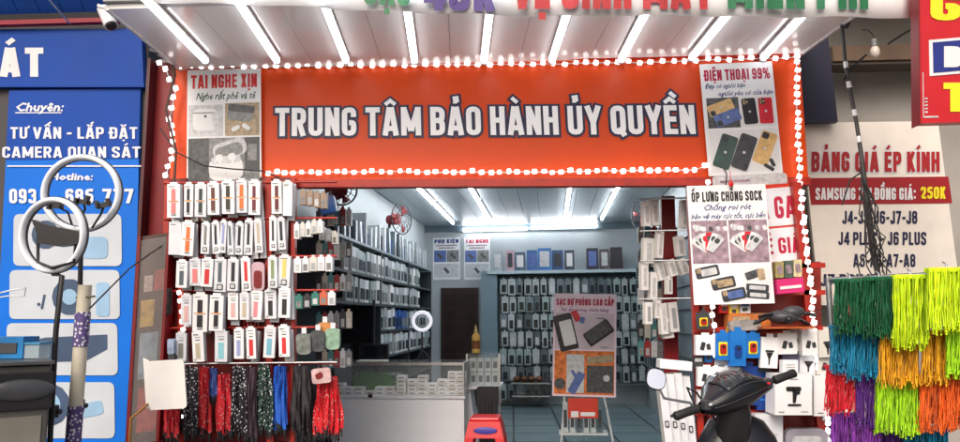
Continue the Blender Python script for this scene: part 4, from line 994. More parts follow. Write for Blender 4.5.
for y in (200, 232, 262, 300):
    mb = MB(); mb.tube([at(640, y-1, 5.02), at(692, y-2, 4.9)], .006, 6); mb.build('rail', steel, er)
# leaning stack of white boxes, low
for i, (x0,y0,x1,y1,lean) in enumerate(((658,360,690,369,-.02),)):
    q = Board.rect(x0, y0, x1, y1, 4.6); ctr = q.p(.5,.5); mb = MB(); mb.box(ctr, (q.U.length, .12, q.V.length), Matrix.Rotation(.1,3,'Y'))
    solo('flat_box', mb, white, 'flat white box lying across the leaning boxes by the scooter', 'box', None, .004)
LB = [(663,376,672,450),(671,374,680,452),(679,373,688,455),(687,376,696,458)]
for i, (x0,y0,x1,y1) in enumerate(LB):
    q = Board.px(((x0-5,y0),(x1-6,y0),(x1+3,y1),(x0+3,y1)), 4.5+.03*i)
    t = thing('leaning_box', f'{ORD[i]} tall white box leaning in the row behind the scooter grip', 'box', q.p(.5,0), 'white boxes leaning behind the scooter grip')
    mb = MB(); q.slab(mb, 0, 0, .93, 1, 0, -.1, 0, 1); mb.build('carton', [white2, cream], t, .002)
    mb = MB(); q.rr(mb, .45, .35, .5, .8, .003, .0005, 0, 0, .3); q.rr(mb, .45, .35, .26, .5, .004, .003, 0, 1, .4); mb.build('print', [dark, pic_lgrey], t)

# ================================================================== motor scooter
gl, gr = at(676, 416, 2.98), at(794, 373, 3.2)
hd = gr-gl; hn = hd.normalized()
ctr = gl + hd*.46
t = thing('motor_scooter', 'dark motor scooter parked in front of the goods shelf', 'scooter', (ctr.x, ctr.y+.1, 0))
body = M('scooter_paint', (.007,.008,.011), .3, var=.2, coat=.15)
fw = Vector((hn.y*-1, hn.x, 0)).normalized()          # forwards, away from the camera
up = hn.cross(fw)*-1
if up.z < 0: up = -up
def H(f, a, u): return gl + hd*f + fw*a + up*u
# cowl: lofted along the bar
mb = MB(); rows = []
for f, wd, hh, a0, u0 in ((.2,.02,.02,0,0),(.26,.05,.03,.0,.0),(.36,.1,.05,.03,.01),(.46,.125,.065,.05,.02),(.56,.12,.065,.05,.02),(.66,.08,.045,.03,.012),(.74,.035,.025,.005,.0),(.78,.02,.02,0,0)):
    rows.append([H(f, a0+wd*math.cos(k*6.2832/14), u0+hh*math.sin(k*6.2832/14)*(1 if math.sin(k*6.2832/14) > 0 else 1.5)) for k in range(14)])
mb.grid(rows, 0, True, True); mb.build('cowl', body, t)
CW = ((.2,.02,.02,0,0),(.26,.05,.03,.0,.0),(.36,.1,.05,.03,.01),(.46,.125,.065,.05,.02),(.56,.12,.065,.05,.02),(.66,.08,.045,.03,.012),(.74,.035,.025,.005,.0),(.78,.02,.02,0,0))
def cowl_at(f, k, lift=0):             # a point on the cowl's skin, k radians round from the front
    for p_, q_ in zip(CW, CW[1:]):
        if f <= q_[0]:
            g = (f-p_[0])/(q_[0]-p_[0]); wd, hh, a0, u0 = [p_[i]+(q_[i]-p_[i])*g for i in range(1, 5)]; break
    sn = math.sin(k); return H(f, a0+(wd+lift)*math.cos(k), u0+(hh+lift)*sn*(1 if sn > 0 else 1.5))
mb = MB(); mb.grid([[cowl_at(.37+.22*i/8, 1.25+1.35*j/6, .003) for j in range(7)] for i in range(9)], 0, True)
o = mb.build('dashboard', M('dash_glass', (.03,.034,.038), .1, var=.5, scale=40), t)
so_ = o.modifiers.new('solid', 'SOLIDIFY'); so_.thickness = .004; so_.offset = 0
for fc, rr_ in ((.45, .03), (.53, .022)):
    mb = MB(); pts = [cowl_at(fc+rr_*1.1*math.cos(6.2832*k/18), 1.9+rr_*9*math.sin(6.2832*k/18), .006) for k in range(18)]; mb.tube(pts, .0016, 5, 0, True, True); mb.build('gauge_ring', pic_grey, t)
    mb = MB(); mb.tube([cowl_at(fc, 1.9, .006), cowl_at(fc-.02, 2.05, .006)], .0012, 4); mb.build('needle', pic_red, t)
for k_ in (.75, 2.75, 3.35):
    mb = MB(); mb.tube([cowl_at(.25+.47*i/20, k_, .0008) for i in range(21)], .0017, 5); mb.build('panel_seam', M('seam_grey', (.05,.052,.056), .5), t)
for f_ in (.235, .725):
    mb = MB(); mb.box(H(f_, -.015, .004), (.045,.04,.04), Matrix.Rotation(math.atan2(hn.y, hn.x),3,'Z')); mb.build('switch_box', dark, t, .006)
    mb = MB(); mb.box(H(f_, -.037, .008), (.014,.006,.01)); mb.build('switch', pic_red if f_ > .5 else pic_lgrey, t, .002)
for f_, e_ in ((.21, .4), (.78, .56)):
    mb = MB(); mb.tube([H(f_, .05, -.005), H(f_+(e_-f_)*.25, .12, .06), H(f_+(e_-f_)*.7, .14, .02), H(e_, .1, -.12)], .0045, 6); mb.build('brake_cable', rubber, t)
mb = MB(); mb.tube([H(.03,0,0), H(.3,.01,0), H(.47,.03,.0), H(.7,.01,0), H(.97,0,0)], .011, 10); mb.build('handlebar', black, t)
for f0, f1 in ((0,.17),(.83,1.0)):
    mb = MB(); mb.tube([H(f0-.01,0,0), H(f0,0,0), H((f0+f1)/2,0,0), H(f1,0,0)], [.015,.019,.017,.019], 12); mb.build('grip', rubber, t)
for f0, f1 in ((.19,.02),(.81,.99)):
    mb = MB(); mb.tube([H(f0,.01,-.005), H((f0+f1)/2,.055,-.01), H(f1,.06,-.012)], [.009,.007,.006], 8); mb.build('brake_lever', dark, t)
# neck, leg shield, body
sx = ctr.x+.02; cy = ctr.y+.06
def ell(cx, y, z, rx, ry, n_=18): return [Vector((cx+rx*math.cos(6.2832*k/n_), y+ry*math.sin(6.2832*k/n_), z)) for k in range(n_)]
mb = MB(); mb.grid([ell(sx, cy, ctr.z+.03, .05, .05), ell(sx, cy, ctr.z-.08, .07, .07), ell(sx, cy+.05, ctr.z-.2, .075, .08)], 0, True, True); mb.build('neck', black, t)
mb = MB(); mb.grid([ell(sx+.03, cy+.09, ctr.z-.09, .05, .03), ell(sx+.03, cy+.08, ctr.z-.12, .12, .06), ell(sx+.03, cy+.07, ctr.z-.19, .165, .085), ell(sx+.03, cy+.07, ctr.z-.3, .2, .1), ell(sx+.02, cy+.05, .6, .21, .1), ell(sx, cy, .38, .18, .08), ell(sx, cy-.1, .28, .14, .06)], 0, True, True)
mb.build('leg_shield', body, t)
mb = MB(); mb.grid([ell(sx-.05, cy-.35, .24, .14, .34), ell(sx-.05, cy-.35, .3, .15, .36)], 0, True, True); mb.face(ell(sx-.05, cy-.35, .3, .15, .36), 0); mb.face(ell(sx-.05, cy-.35, .24, .14, .34)[::-1], 0); mb.build('floorboard', dark, t)
mb = MB(); mb.grid([ell(sx-.1, cy-.95, .35, .16, .3), ell(sx-.1, cy-.95, .6, .17, .38), ell(sx-.1, cy-.95, .7, .15, .38)], 0, True, True); mb.build('tail_body', body, t)
mb = MB(); mb.ball((sx-.1, cy-.93, .73), (.14,.38,.055), 0, 18, 8); mb.build('seat', rubber, t)
for yy, xx in ((cy+.22, sx+.05), (cy-1.15, sx-.12)):
    mb = MB(); mb.tube([Vector((xx, yy+.2*math.cos(6.2832*k/28), .255+.2*math.sin(6.2832*k/28))) for k in range(28)], .05, 10, closed=True); wh = mb.build('wheel', rubber, t)
    mb = MB(); mb.tube([(xx-.03,yy,.255),(xx+.03,yy,.255)], .16, 20); mb.build('rim', steel, wh)
mb = MB(); mb.tube([(sx+.06,cy+.08,.55),(sx+.06,cy+.22,.26)], .03, 8); mb.tube([(sx+.0,cy+.08,.55),(sx-.02,cy+.22,.26)], .02, 8); mb.build('fork', dark, t)
mm = at(656, 379, 2.95)
mb = MB(); mb.tube([H(.14,0,.01), H(.13,0,.03), at(664, 398, 2.96), mm+Vector((.01,.01,-.03))], .006, 8); ms = mb.build('mirror_stem', chrome, t)
mr = Matrix.Rotation(.12,3,'Z') @ Matrix.Rotation(-.28,3,'X') @ Matrix.Rotation(.25,3,'Y')
def oval(yo, k): return [mm + mr @ Vector((  .038*k*math.copysign(abs(math.cos(6.2832*i/28))**.75, math.cos(6.2832*i/28)), yo, .041*k*math.copysign(abs(math.sin(6.2832*i/28))**.75, math.sin(6.2832*i/28)))) for i in range(28)]
mb = MB(); mb.grid([oval(-.004,.97), oval(-.003,1.06), oval(.01,1.04), oval(.03,.7), oval(.036,.2)], 0, True, True); mb.build('mirror_shell', black, ms)
mb = MB(); mb.face(oval(-.0045,.98)[::-1]); mb.build('mirror_glass', M('mirror_glass', (.82,.84,.86), .04, 1, var=.02), ms)

# ================================================================== right neighbour
wallm = M('porch_plaster', S(158,154,148), .7, var=.14, scale=2, bump=.1, bscale=30)
x0 = at(836, 200, 5.3).x
nr = thing('neighbour_porch', 'grey plastered porch of the next building past the price board', 'building', (x0+1.5, 5.4, 0))
mb = MB(); gbox(mb, x0-.35, 9, 5.45, 5.6, 0, 4.6); mb.build('wall', wallm, nr)
zc = at(890, 5, 4.4).z
mb = MB(); gbox(mb, xr*.0+at(850,20,4.6).x-.3, 9, 4.3, 5.45, zc+.55, zc+.65); mb.build('porch_ceiling', M('porch_ceiling', S(180,174,164), .7, var=.1), nr)
mb = MB(); a, c = at(838, 47, 5.1), at(838, 62, 5.1); gbox(mb, a.x-.05, 9, 5.08, 5.3, c.z, a.z); mb.build('beam', M('brown_beam', S(104,84,66), .5, var=.3, scale=3), nr)
mb = MB(); a, c = at(838, 62, 5.12), at(838, 66, 5.12); gbox(mb, a.x-.05, 9, 5.1, 5.28, c.z, a.z-.003); mb.build('beam_flange', M('beam_flange', S(66,54,44), .5), nr)
q = Board.px(((798,52),(828,37),(836,122),(800,122)), 4.9); mb = MB()
mb.prism([at(797,55,4.86), at(828,36,4.86), at(838,122,4.86), at(800,123,4.86)][::-1], Vector((0,.05,0)))
solo('navy_panel', mb, M('navy_paint', S(18,20,46), .45, var=.1), 'plain dark navy panel at the end of the awning', 'panel')
# price board
B = Board.px(((797,122),(942,122),(958,304),(824,306)), 4.95)
t = thing('price_board', 'beige screen glass price board with red band and navy model list', 'sign', B.p(.5,0))
mb = MB(); B.slab(mb, 0, 0, 1, 1, 0, -.03); mb.build('panel', M('board_cream', S(226,219,208), .4, var=.06), t)
def bl_(txt, x0, y0, x1, y1, mat, tt=.2, e=0, d=.004, gap=.09):
    m_ = MB(); Board.rect(x0, y0, x1, y1, 4.95).text(m_, txt, 0, 0, 1, 1, d, 0, tt, gap, e); m_.build('lettering', mat, t)
bl_('BẢNG GIÁ ÉP KÍNH', 811, 152, 939, 172, pic_wh, .2, .07, .003)
bl_('BẢNG GIÁ ÉP KÍNH', 811, 152, 939, 172, M('heading_red', S(160,24,30), .4), .2, 0, .008)
q = Board.px(((808,178),(948,177),(952,203),(811,205)), 4.95); mb = MB(); q.slab(mb, 0, 0, 1, 1, .004, .001); mb.build('band', M('band_red', S(150,20,26), .4, var=.05), t)
bl_('SAMSUNG ZIN ĐỒNG GIÁ:', 815, 188, 915, 200, pic_wh, .2, 0, .008)
bl_('250K', 920, 187, 945, 199, yellow, .2, 0, .008)
for txt, x0, y0, x1, y1 in (('J4-J5-J6-J7-J8', 842, 211, 917, 224), ('J4 PLUS - J6 PLUS', 838, 232, 926, 245), ('A5-A6-A7-A8', 853, 254, 915, 267), ('J7 PRIME - A9 PRO', 820, 274, 936, 286)): bl_(txt, x0, y0, x1, y1, navy, .18)
# red hanging sign G D T
B = Board.px(((916,-40),(1010,-46),(1010,122),(922,122)), 3.6)
t = thing('street_sign', 'red hanging sign with big yellow letters and a blue plate', 'sign', B.p(.5,0))
mb = MB(); B.slab(mb, 0, 0, 1, 1, 0, -.06); mb.build('panel', M('sign_red', S(186,20,30), .35, var=.06), t)
mb = MB(); Board.rect(930, -10, 960, 21, 3.6).text(mb, 'G', 0, 0, 1, 1, .004, 0, .2); mb.build('lettering', yellow, t)
mb = MB(); Board.rect(943, 83, 968, 112, 3.6).text(mb, 'T', 0, 0, 1, 1, .004, 0, .22); mb.build('lettering', yellow, t)
q = Board.px(((928,41),(1000,34),(1000,71),(930,76)), 3.6); mb = MB(); q.slab(mb, 0, 0, 1, 1, .004, .0005, 0); q.slab(mb, .05, .08, 1, .92, .007, .004, 1); mb.build('blue_plate', [pic_wh, M('plate_blue', S(26,40,120), .4)], t)
mb = MB(); Board.rect(943, 47, 961, 68, 3.6).text(mb, 'D', 0, 0, 1, 1, .009, 0, .26, .1); mb.build('plate_letter', pic_wh, t)
mb = MB(); B.slab(mb, .035, .03, .043, .3, .003, 0); B.slab(mb, .05, .03, .2, .04, .003, 0)
for k in range(5): B.slab(mb, .055, .06+k*.02, .085, .068+k*.02, .003, 0)
mb.build('fine_print', pic_lgrey, t)
mb = MB(); B.slab(mb, -.012, -.01, 0, 1.0, .01, -.065); mb.build('edge_frame', darkred, t)
# hanging taped cable
P = [at(838,-10,4.3), at(842,25,4.3), at(845,60,4.3), at(849,85,4.3), at(856,120,4.3), at(862,160,4.25), at(868,210,4.2), at(873,250,4.2), at(880,285,4.2)]
t = thing('hanging_cable', 'thick dark cable bundle with white tape hanging before the price board', 'cable', P[-1])
mb = MB(); mb.tube(P, [.01,.011,.011,.012,.012,.013,.018,.02,.014], 8); mb.build('bundle', M('cable_black', (.03,.028,.028), .5, var=.3), t)
mb = MB()
for i, s_ in ((2,.2),(3,.0),(3,.8),(4,.5)):
    a = P[i]+(P[i+1]-P[i])*s_; d = (P[i+1]-P[i]).normalized(); mb = MB(); mb.tube([a-d*.02, a+d*.02], .0145, 8); mb.build('white_tape', pic_wh, t)
for k in range(9):
    pts = [at(862+rnd.uniform(-3,3), 165+k*4, 4.2)]
    for j in range(4): pts.append(at(868+j*3+rnd.uniform(-16,14), 190+k*4+j*24+rnd.uniform(-5,5), 4.15+rnd.uniform(-.05,.05)))
    mb = MB(); mb.tube(pts, .004, 5); mb.build('wire', rubber, t)
mb = MB(); mb.tube([at(842,205,4.2), at(850,180,4.2), at(862,172,4.2)], .005, 5); mb.build('wire', rubber, t); mb = MB(); mb.tube([at(843,80,4.3), at(850,70,4.3), at(866,55,4.5)], .008, 6); mb.build('wire', rubber, t); mb = MB(); mb.tube([at(846,28,4.3), at(853,14,4.3), at(858,0,4.3)], .012, 6)
mb.build('wire', rubber, t)
p = at(875, 52, 4.8)
t = thing('bare_bulb', 'unlit bare bulb hanging from a wire by the brown beam', 'bulb', p)
mb = MB(); mb.ball(p, (.032,.032,.045), 0, 12, 8); mb.build('globe', M('bulb_glass', S(200,190,180), .2, var=.05), t)
mb = MB(); mb.tube([p+Vector((0,0,.04)), p+Vector((0,0,.09))], .02, 10); mb.build('socket', pic_grey, t)
mb = MB(); mb.tube([p+Vector((0,0,.09)), at(874,36,4.8), at(868,30,4.8), at(862,30,4.8)], .005, 6); mb.build('wire', rubber, t)
mb = MB(); mb.tube([at(888,44,4.7), at(905,33,4.6), at(920,25,4.5)], .007, 6)
solo('dark_wire', mb, rubber, 'short dark wire slanting towards the red hanging sign', 'wire')

# tassels
def tassel(label, x0, y0, x1, y1, rgb, Y):
    c = at((x0+x1)/2, y1, Y); t = thing('tassel_bundle', label, 'tassels', c, 'coloured strap tassels hanging in front of the price board')
    m_ = M('cord_%d_%d_%d' % rgb, S(*rgb), .6, var=.22, scale=14)
    mb = MB(); nn = int((x1-x0)*3.8)
    for k in range(nn):
        f = (k+rnd.random())/nn; x = x0+(x1-x0)*f; yb = y1+rnd.uniform(-12,5)*(1 if rnd.random() < .75 else .3); yy = Y+rnd.uniform(-.035,.035); pts = []
        ph = rnd.uniform(0,6); am = rnd.uniform(.25,1.3); dr = rnd.uniform(-2.6,2.6)
        for j in range(12):
            g = j/11; pts.append(at(x+am*math.sin(g*rnd.uniform(8,9)+ph)*(.3+g)+dr*g+rnd.uniform(-.25,.25), y0+(yb-y0)*g, yy+.006*math.sin(g*11+ph)))
        mb.tube(pts, [rnd.uniform(.0014,.003) for _ in pts], 4, rnd.choice((0,0,1,2)), False)
        if rnd.random() < .35: mb.ball(pts[-1], .0045, 0, 6, 4)
    tn = lambda nm_, g: M(nm_+'_%d_%d_%d' % rgb, S(*[max(0,min(255,c_*g)) for c_ in rgb]), .6, var=.25, scale=20)
    mb.build('cords', [m_, tn('dull_cord', .8), tn('pale_cord', 1.08)], t)
    mb = MB(); a, d = at(x0-.5, y0, Y), at(x1+.5, y0, Y); mb.box((a+d)/2+Vector((0,0,-.004)), ((d-a).length, .05, .02)); mb.build('top_band', m_, t, .004)
    mb = MB(); e = (a+d)/2; mb.tube([e+Vector((0,.0,.0)), e+Vector((0,.0,.02)), e+Vector((0,.02,.03))], .004, 5); mb.build('hook', steel, t)
DG, LM, LM2, BLU, ORA, RD_, PU, OR2, VI = (6,86,50), (202,236,20), (172,230,30), (18,132,172), (236,168,28), (212,36,50), (88,40,128), (232,100,30), (128,54,160)
tassel('dark green tassels on the uppermost row, the bundle nearer the shelf', 835, 280, 865, 333, DG, 3.1)
tassel('dark green tassels on the uppermost row touching the lime ones', 864, 278, 894, 335, DG, 3.08)
tassel('long yellow lime tassels next to the dark green ones', 893, 276, 928, 346, LM, 3.05)
tassel('yellow lime tassels at the outer end of the uppermost row', 927, 269, 966, 330, LM, 3.0)
tassel('teal blue tassels beneath the dark green, over the red ones', 831, 326, 854, 371, BLU, 3.2)
tassel('teal blue tassels beneath the dark green, over the purple ones', 848, 328, 881, 377, BLU, 3.18)
tassel('amber orange tassels beneath the long lime ones', 880, 333, 918, 384, ORA, 3.14)
tassel('amber orange tassels between two lime bundles', 922, 331, 948, 382, ORA, 3.12)
tassel('bright green lime tassels at the outer end of the second row', 946, 326, 970, 376, LM2, 3.08)
tassel('red tassels in front of the second gimbal box', 826, 366, 854, 411, RD_, 3.25)
tassel('deep purple tassels beside the third row lime ones', 856, 376, 877, 428, PU, 3.24)
tassel('bright lime tassels in the third row beside the purple', 875, 377, 899, 431, LM2, 3.2)
tassel('bright lime tassels in the third row beside the red orange', 898, 380, 921, 434, LM2, 3.21)
tassel('red orange tassels in the third row over the blue ones', 919, 376, 944, 430, OR2, 3.18)
tassel('red orange tassels at the outer end of the third row', 943, 374, 968, 428, OR2, 3.16)
tassel('violet tassels on the lowest row beneath the red ones', 831, 414, 856, 462, VI, 3.3)
tassel('violet tassels on the lowest row beneath the deep purple ones', 853, 425, 880, 470, VI, 3.27)
tassel('blue tassels on the lowest row beneath the lime and red orange', 902, 428, 948, 472, BLU, 3.3)
tassel('deep purple tassels on the lowest row between violet and blue', 879, 430, 904, 472, PU, 3.32)
tr = thing('tassel_stand', 'steel stand behind the coloured tassels', 'stand', (at(895,400,3.4).x, 3.4, 0))
for y in (279, 329, 377, 427):
    mb = MB(); mb.tube([at(829,y,3.36), at(985,y-8,3.36)], .008, 8); mb.build('bar', steel, tr)
for x in (838, 975):
    p = at(x, 400, 3.38); mb = MB(); mb.tube([(p.x,3.39,0),(p.x,3.39,at(x,278,3.38).z)], .014, 8); mb.build('post', steel, tr)
# poster scraps seen between
q = Board.rect(836, 300, 850, 345, 4.9); mb = MB(); q.slab(mb, 0, 0, 1, 1, 0, -.01); q.text(mb, '20', .1, .55, .9, .8, .002, 1)
solo('red_tag_board', mb, [M('tag_board', S(150,50,46), .4, var=.1), pic_wh], 'small dull red board behind the dark green tassels', 'board')

# ================================================================== inside the shop
# ceiling tubes
IT = [((413,183),(433,203)),((434,204),(453,223)),((467,183),(478,201)),((479,203),(491,222)),((571.5,180),(569,193)),((568.7,195),(565,221)),((623,180),(615,193)),((614,195),(602,219))]
NI = ('outer end of the first ceiling line from the wall fan','far end of the first ceiling line from the wall fan','outer end of the second ceiling line','far end of the second ceiling line','outer end of the third ceiling line','far end of the third ceiling line','outer end of the fourth ceiling line','far end of the fourth ceiling line')
def room_tube(a, c, label):
    t = thing('ceiling_tube', label, 'tube light', (a+c)/2, 'tube lights inside the shop')
    d = (c-a).normalized(); sd = d.cross(Vector((0,0,1))).normalized()*.028; b0 = Vector((0,0,.016)); u2 = Vector((0,0,.018))
    mb = MB(); mb.tube([a, c], .02, 8); mb.build('tube', tube_in, t)
    mb = MB(); mb.hexa([a-sd+b0,a+sd+b0,c+sd+b0,c-sd+b0,a-sd+b0+u2,a+sd+b0+u2,c+sd+b0+u2,c-sd+b0+u2]); mb.build('housing', pic_wh, t)
for (p, q), l in zip(IT, NI): a_, c_ = rz(*p, ZC-.06), rz(*q, ZC-.06); room_tube(a_+(a_-c_).normalized()*(1.5 if 'outer' in l else 0), c_, 'lit tube lamp at the '+l)
for p, q, l in (((463,230),(527,228.5),'horizontal lit tube high on the rear wall over the posters'), ((531,228),(597,225.5),'horizontal lit tube high on the rear wall over the shelf')):
    a, c = rm(*p, VB-.08), rm(*q, VB-.08); t = thing('wall_tube', l, 'tube light', (a+c)/2, 'tube lights on the rear wall')
    mb = MB(); mb.tube([a, c], .024, 8); mb.build('tube', tube_in, t)
    mb = MB(); u_, v_, z_ = uvz(a); u2 = uvz(c)[0]; mb.rbox(u_, u2, VB-.045, VB-.004, z_-.03, z_+.03); mb.build('housing', pic_wh, t)

# posters on rear wall
def room_board(x0, y0, x1, y1, v): return Board(rm(x0,y0,v), rm(x1,y0-.6,v), rm(x1,y1-.6,v), rm(x0,y1,v))
for (x0, x1, lab, tm, txt) in ((433, 460, 'pale poster with dark title on the rear wall over the door', blueink, 'PHỤ KIỆN'), (464, 490, 'pale poster with red title on the rear wall beside the shelf', crimson, 'TAI NGHE')):
    B = room_board(x0, 238, x1, 280, VB-.01); B, t = poster('wall_poster', lab, None, 0, .005, 'posters on the rear wall', B)
    mb = MB(); B.text(mb, txt, .05, .87, .95, .96, .001, 0, .22); mb.build('lettering', tm, t)
    mb = MB(); B.slab(mb, .1, .8, .9, .83, .001); B.slab(mb, .2, .74, .8, .77, .001); mb.build('printed_line', pic_mauve, t)
    for (a0,b0,a1,b1,m_) in ((.04,.42,.49,.7,pic_blue),(.51,.42,.96,.7,pic_grey),(.04,.06,.96,.38,pic_lgrey)):
        mb = MB(); B.slab(mb, a0, b0, a1, b1, .001, 0, 0); B.rr(mb, (a0+a1)/2, (b0+b1)/2, .1, .25, .003, .001, .7, 1, .2); mb.build('picture', [m_, pic_dgrey], t)
# column beside door
a, c = rm(481, 290, 11.6), rm(497, 290, 11.6)
mb = MB(); mb.rbox(uvz(a)[0], uvz(c)[0], 11.6, VB-.01, .05, rm(490,271,11.6).z)
solo('partition', mb, M('partition_paint', S(110,132,142), .5, var=.06), 'pale teal partition between the rear door and the goods wall', 'partition')
# rear shelf with boxes on top
sv = 11.55
a, c = rm(487, 271, sv), rm(640, 267, sv); ua, uc, zs = uvz(a)[0], UR-.01, a.z
t = thing('rear_shelf', 'white rear shelf with black hook panel beneath', 'shelf', R((ua+uc)/2, sv+.2, 0))
mb = MB(); mb.rbox(ua, uc, sv, VB-.012, zs-.05, zs); mb.build('shelf_board', M('shelf_white', S(170,186,192), .4, var=.08), t)
mb = MB(); mb.rbox(uvz(rm(498,300,sv+.25))[0], uc, sv+.25, sv+.28, .45, zs-.055); mb.build('hook_panel', M('hook_panel', S(84,94,98), .5, var=.2), t)
mb = MB()
for k in range(8): z = zs-.2-k*.235; mb.rbox(ua+.3, uc, sv+.21, sv+.247, z, z+.012)
mb.build('hook_bars', steel, t)
for z in (.42, .22):
    mb = MB(); mb.rbox(uvz(rm(512,390,sv))[0], uvz(rm(550,390,sv))[0], sv-.1, sv+.2, z, z+.02); mb.build('low_board', steel, t)
TOPB = [(493,502,251,(150,160,166),'grey'),(506,514,250,(180,150,160),'pale pink'),(515,525,252,(70,90,110),'slate'),(527,537,250,(60,100,150),'blue'),(538,551,248,(60,110,170),'bright blue'),(552,563,250,(50,80,120),'deep blue'),(565,574,250,(60,66,80),'charcoal'),(587,598,248,(44,42,54),'black'),(600,609,249,(80,70,70),'brown grey'),(611,622,247,(56,44,46),'dark brown')]
for i, (x0, x1, y, rgb, w_) in enumerate(TOPB):
    a, c = rm(x0, 269, sv+.05), rm(x1, y, sv+.05); u0, u1 = uvz(a)[0], uvz(c)[0]
    mb = MB(); mb.rbox(u0, u1, sv+.05, sv+.17, zs+.002, c.z); 
    t = thing('display_box', f'{w_} product box standing on top of the rear shelf', 'box', R((u0+u1)/2, sv+.1, zs), 'product boxes on the rear shelf')
    mb.build('carton', M('topbox_%d' % i, S(*rgb), .35, var=.3, scale=12), t)
    mb = MB(); mb.rbox(u0+.03, u1-.03, sv+.046, sv+.0495, zs+.06, c.z-.05); mb.build('print', (pic_lgrey, pic_slate, pic_wh, pic_blue)[i % 4], t)
# packs on rear hooks
packm = [M('pack_a', S(150,168,168), .3, var=.25, scale=14), M('pack_b', S(176,186,188), .3, var=.2, scale=14), M('pack_c', S(116,130,134), .3, var=.3, scale=14), M('pack_d', S(84,98,104), .3, var=.3, scale=14), M('pack_e', S(172,180,182), .35, var=.15)]
darkp = M('pack_window', S(36,44,48), .2, var=.3)
def room_pack(label, u0, u1, v, z0, z1, dep, mat, win, grp, name='case_pack'):
    c = R((u0+u1)/2, v, z0); t = thing(name, label, 'pack', c, grp)
    mb = MB(); mb.rbox(u0, u1, v, v+dep, z0, z1); um = (u0+u1)/2; mb.rbox(um-.012, um+.012, v+.004, v+.008, z1, z1+.03); mb.build('card', mat, t)
    if win:
        mb = MB(); g = (u1-u0)*.2; mb.rbox(u0+g, u1-g, v-.006, v-.001, z0+(z1-z0)*.1, z0+(z1-z0)*.62); mb.build('window', win, t)
for r_ in range(7):
    y0 = 279+r_*17.5; n_ = 0
    for k in range(19):
        x = 500+k*8.1+(r_ % 2)*1.5
        if y0 > 285 and 551 < x < 611: continue
        if y0 > 372 and (x > 545): continue
        a, c = rm(x, y0, sv+.1), rm(x+rnd.uniform(6.2,7.9), y0+rnd.uniform(14,16.6), sv+.1)
        room_pack(f'phone case pack, {ORD[k]} place along the {ORD[r_]} hook row of the rear wall', uvz(a)[0], uvz(c)[0], sv+.08+rnd.uniform(0,.05), c.z, a.z, .03, rnd.choice(packm), darkp if rnd.random() < .7 else pic_lgrey, 'case packs on the rear wall')
# packs along the right wall
for r_ in range(6):
    z = 2.28-r_*.26
    for k in range(9):
        v = 8.4+k*.34; u1 = UR-.05-rnd.uniform(0,.05)
        c = R(u1-.1, v, z-.2); t = thing('cable_pack', f'accessory pack, {ORD[k]} place back along the {ORD[r_]} row of the scooter-side wall', 'pack', c, 'accessory packs on the side wall')
        mb = MB(); mb.rbox(u1-.12, u1, v, v+.03, z-.22, z); mb.rbox(u1-.07, u1-.05, v+.01, v+.014, z, z+.03); mb.build('card', rnd.choice(packm), t)
        mb = MB(); mb.rbox(u1-.1, u1-.03, v-.006, v-.001, z-.19, z-.07); mb.build('window', darkp, t)
t = thing('side_panel', 'dark hook panel along the scooter-side wall of the shop', 'panel', R(UR-.02, 9.5, 0))
mb = MB(); mb.rbox(UR-.03, UR-.003, 7.6, 11.5, .4, 2.35); mb.build('board', M('side_board', S(100,112,118), .5, var=.15), t)
for k in range(6):
    mb = MB(); mb.rbox(UR-.06, UR-.031, 7.6, 11.5, 2.31-k*.26, 2.325-k*.26); mb.build('rail', steel, t)
# left wall shelving
lt = thing('wall_shelving', 'long dark shelving along the room wall behind the monitors', 'shelving', R(UL+.2, 9, 0))
shm = M('shelf_dark', S(52,60,66), .45, var=.2); usf = -1.84
ZS = (2.2, 1.9, 1.62, 1.34, 1.06, .75)
for z in ZS:
    mb = MB(); mb.rbox(UL+.004, usf, 5.6 if z > 1.5 else 7.5, 10.7, z-.025, z); mb.build('shelf_board', shm if z < 2.1 else M('shelf_grey', S(110,124,132), .4, var=.1), lt)
for v in (5.6, 7.5, 9.0, 10.68):
    mb = MB(); mb.rbox(UL+.004, usf-.004, v, v+.03, .05 if v > 6 else 1.59, 2.17); mb.build('upright', shm, lt)
mb = MB(); mb.rbox(UL+.004, UL+.02, 5.63, 10.68, .05, 2.17); mb.build('back_sheet', M('shelf_back_dark', S(40,48,54), .6), lt)
v = 6.0; k = 0
while v < 10.5 and k < 25:
    w_ = rnd.uniform(.1,.17); h_ = rnd.uniform(.2,.34); u0 = usf-.2
    c = R(u0+.1, v, 2.2); t = thing('top_box', f'{ORD[k]} box from the street leaning on top of the wall shelving', 'box', c, 'boxes on top of the wall shelving')
    q = [R(u0,v,2.203),R(u0+.17,v,2.203),R(u0+.17,v+w_*.4,2.203),R(u0,v+w_*.4,2.203)]; l_ = RA*rnd.uniform(.02,.09)-RR*.02
    mb = MB(); mb.hexa(q+[p+l_+Vector((0,0,h_)) for p in q]); mb.build('carton', rnd.choice([white2, packm[1], packm[4], greycard, packm[2]]), t)
    mb = MB(); qq = [R(u0+.03,v-.004,2.22),R(u0+.14,v-.004,2.22),R(u0+.14,v-.001,2.22),R(u0+.03,v-.001,2.22)]; mb.hexa(qq+[p+l_*.6+Vector((0,0,h_*.6)) for p in qq]); mb.build('print', rnd.choice([pic_slate, pic_dgrey, pic_blue]), t)
    v += w_+rnd.uniform(.02,.14); k += 1
bluep = M('pack_room_blue', S(40,80,150), .35, var=.15)
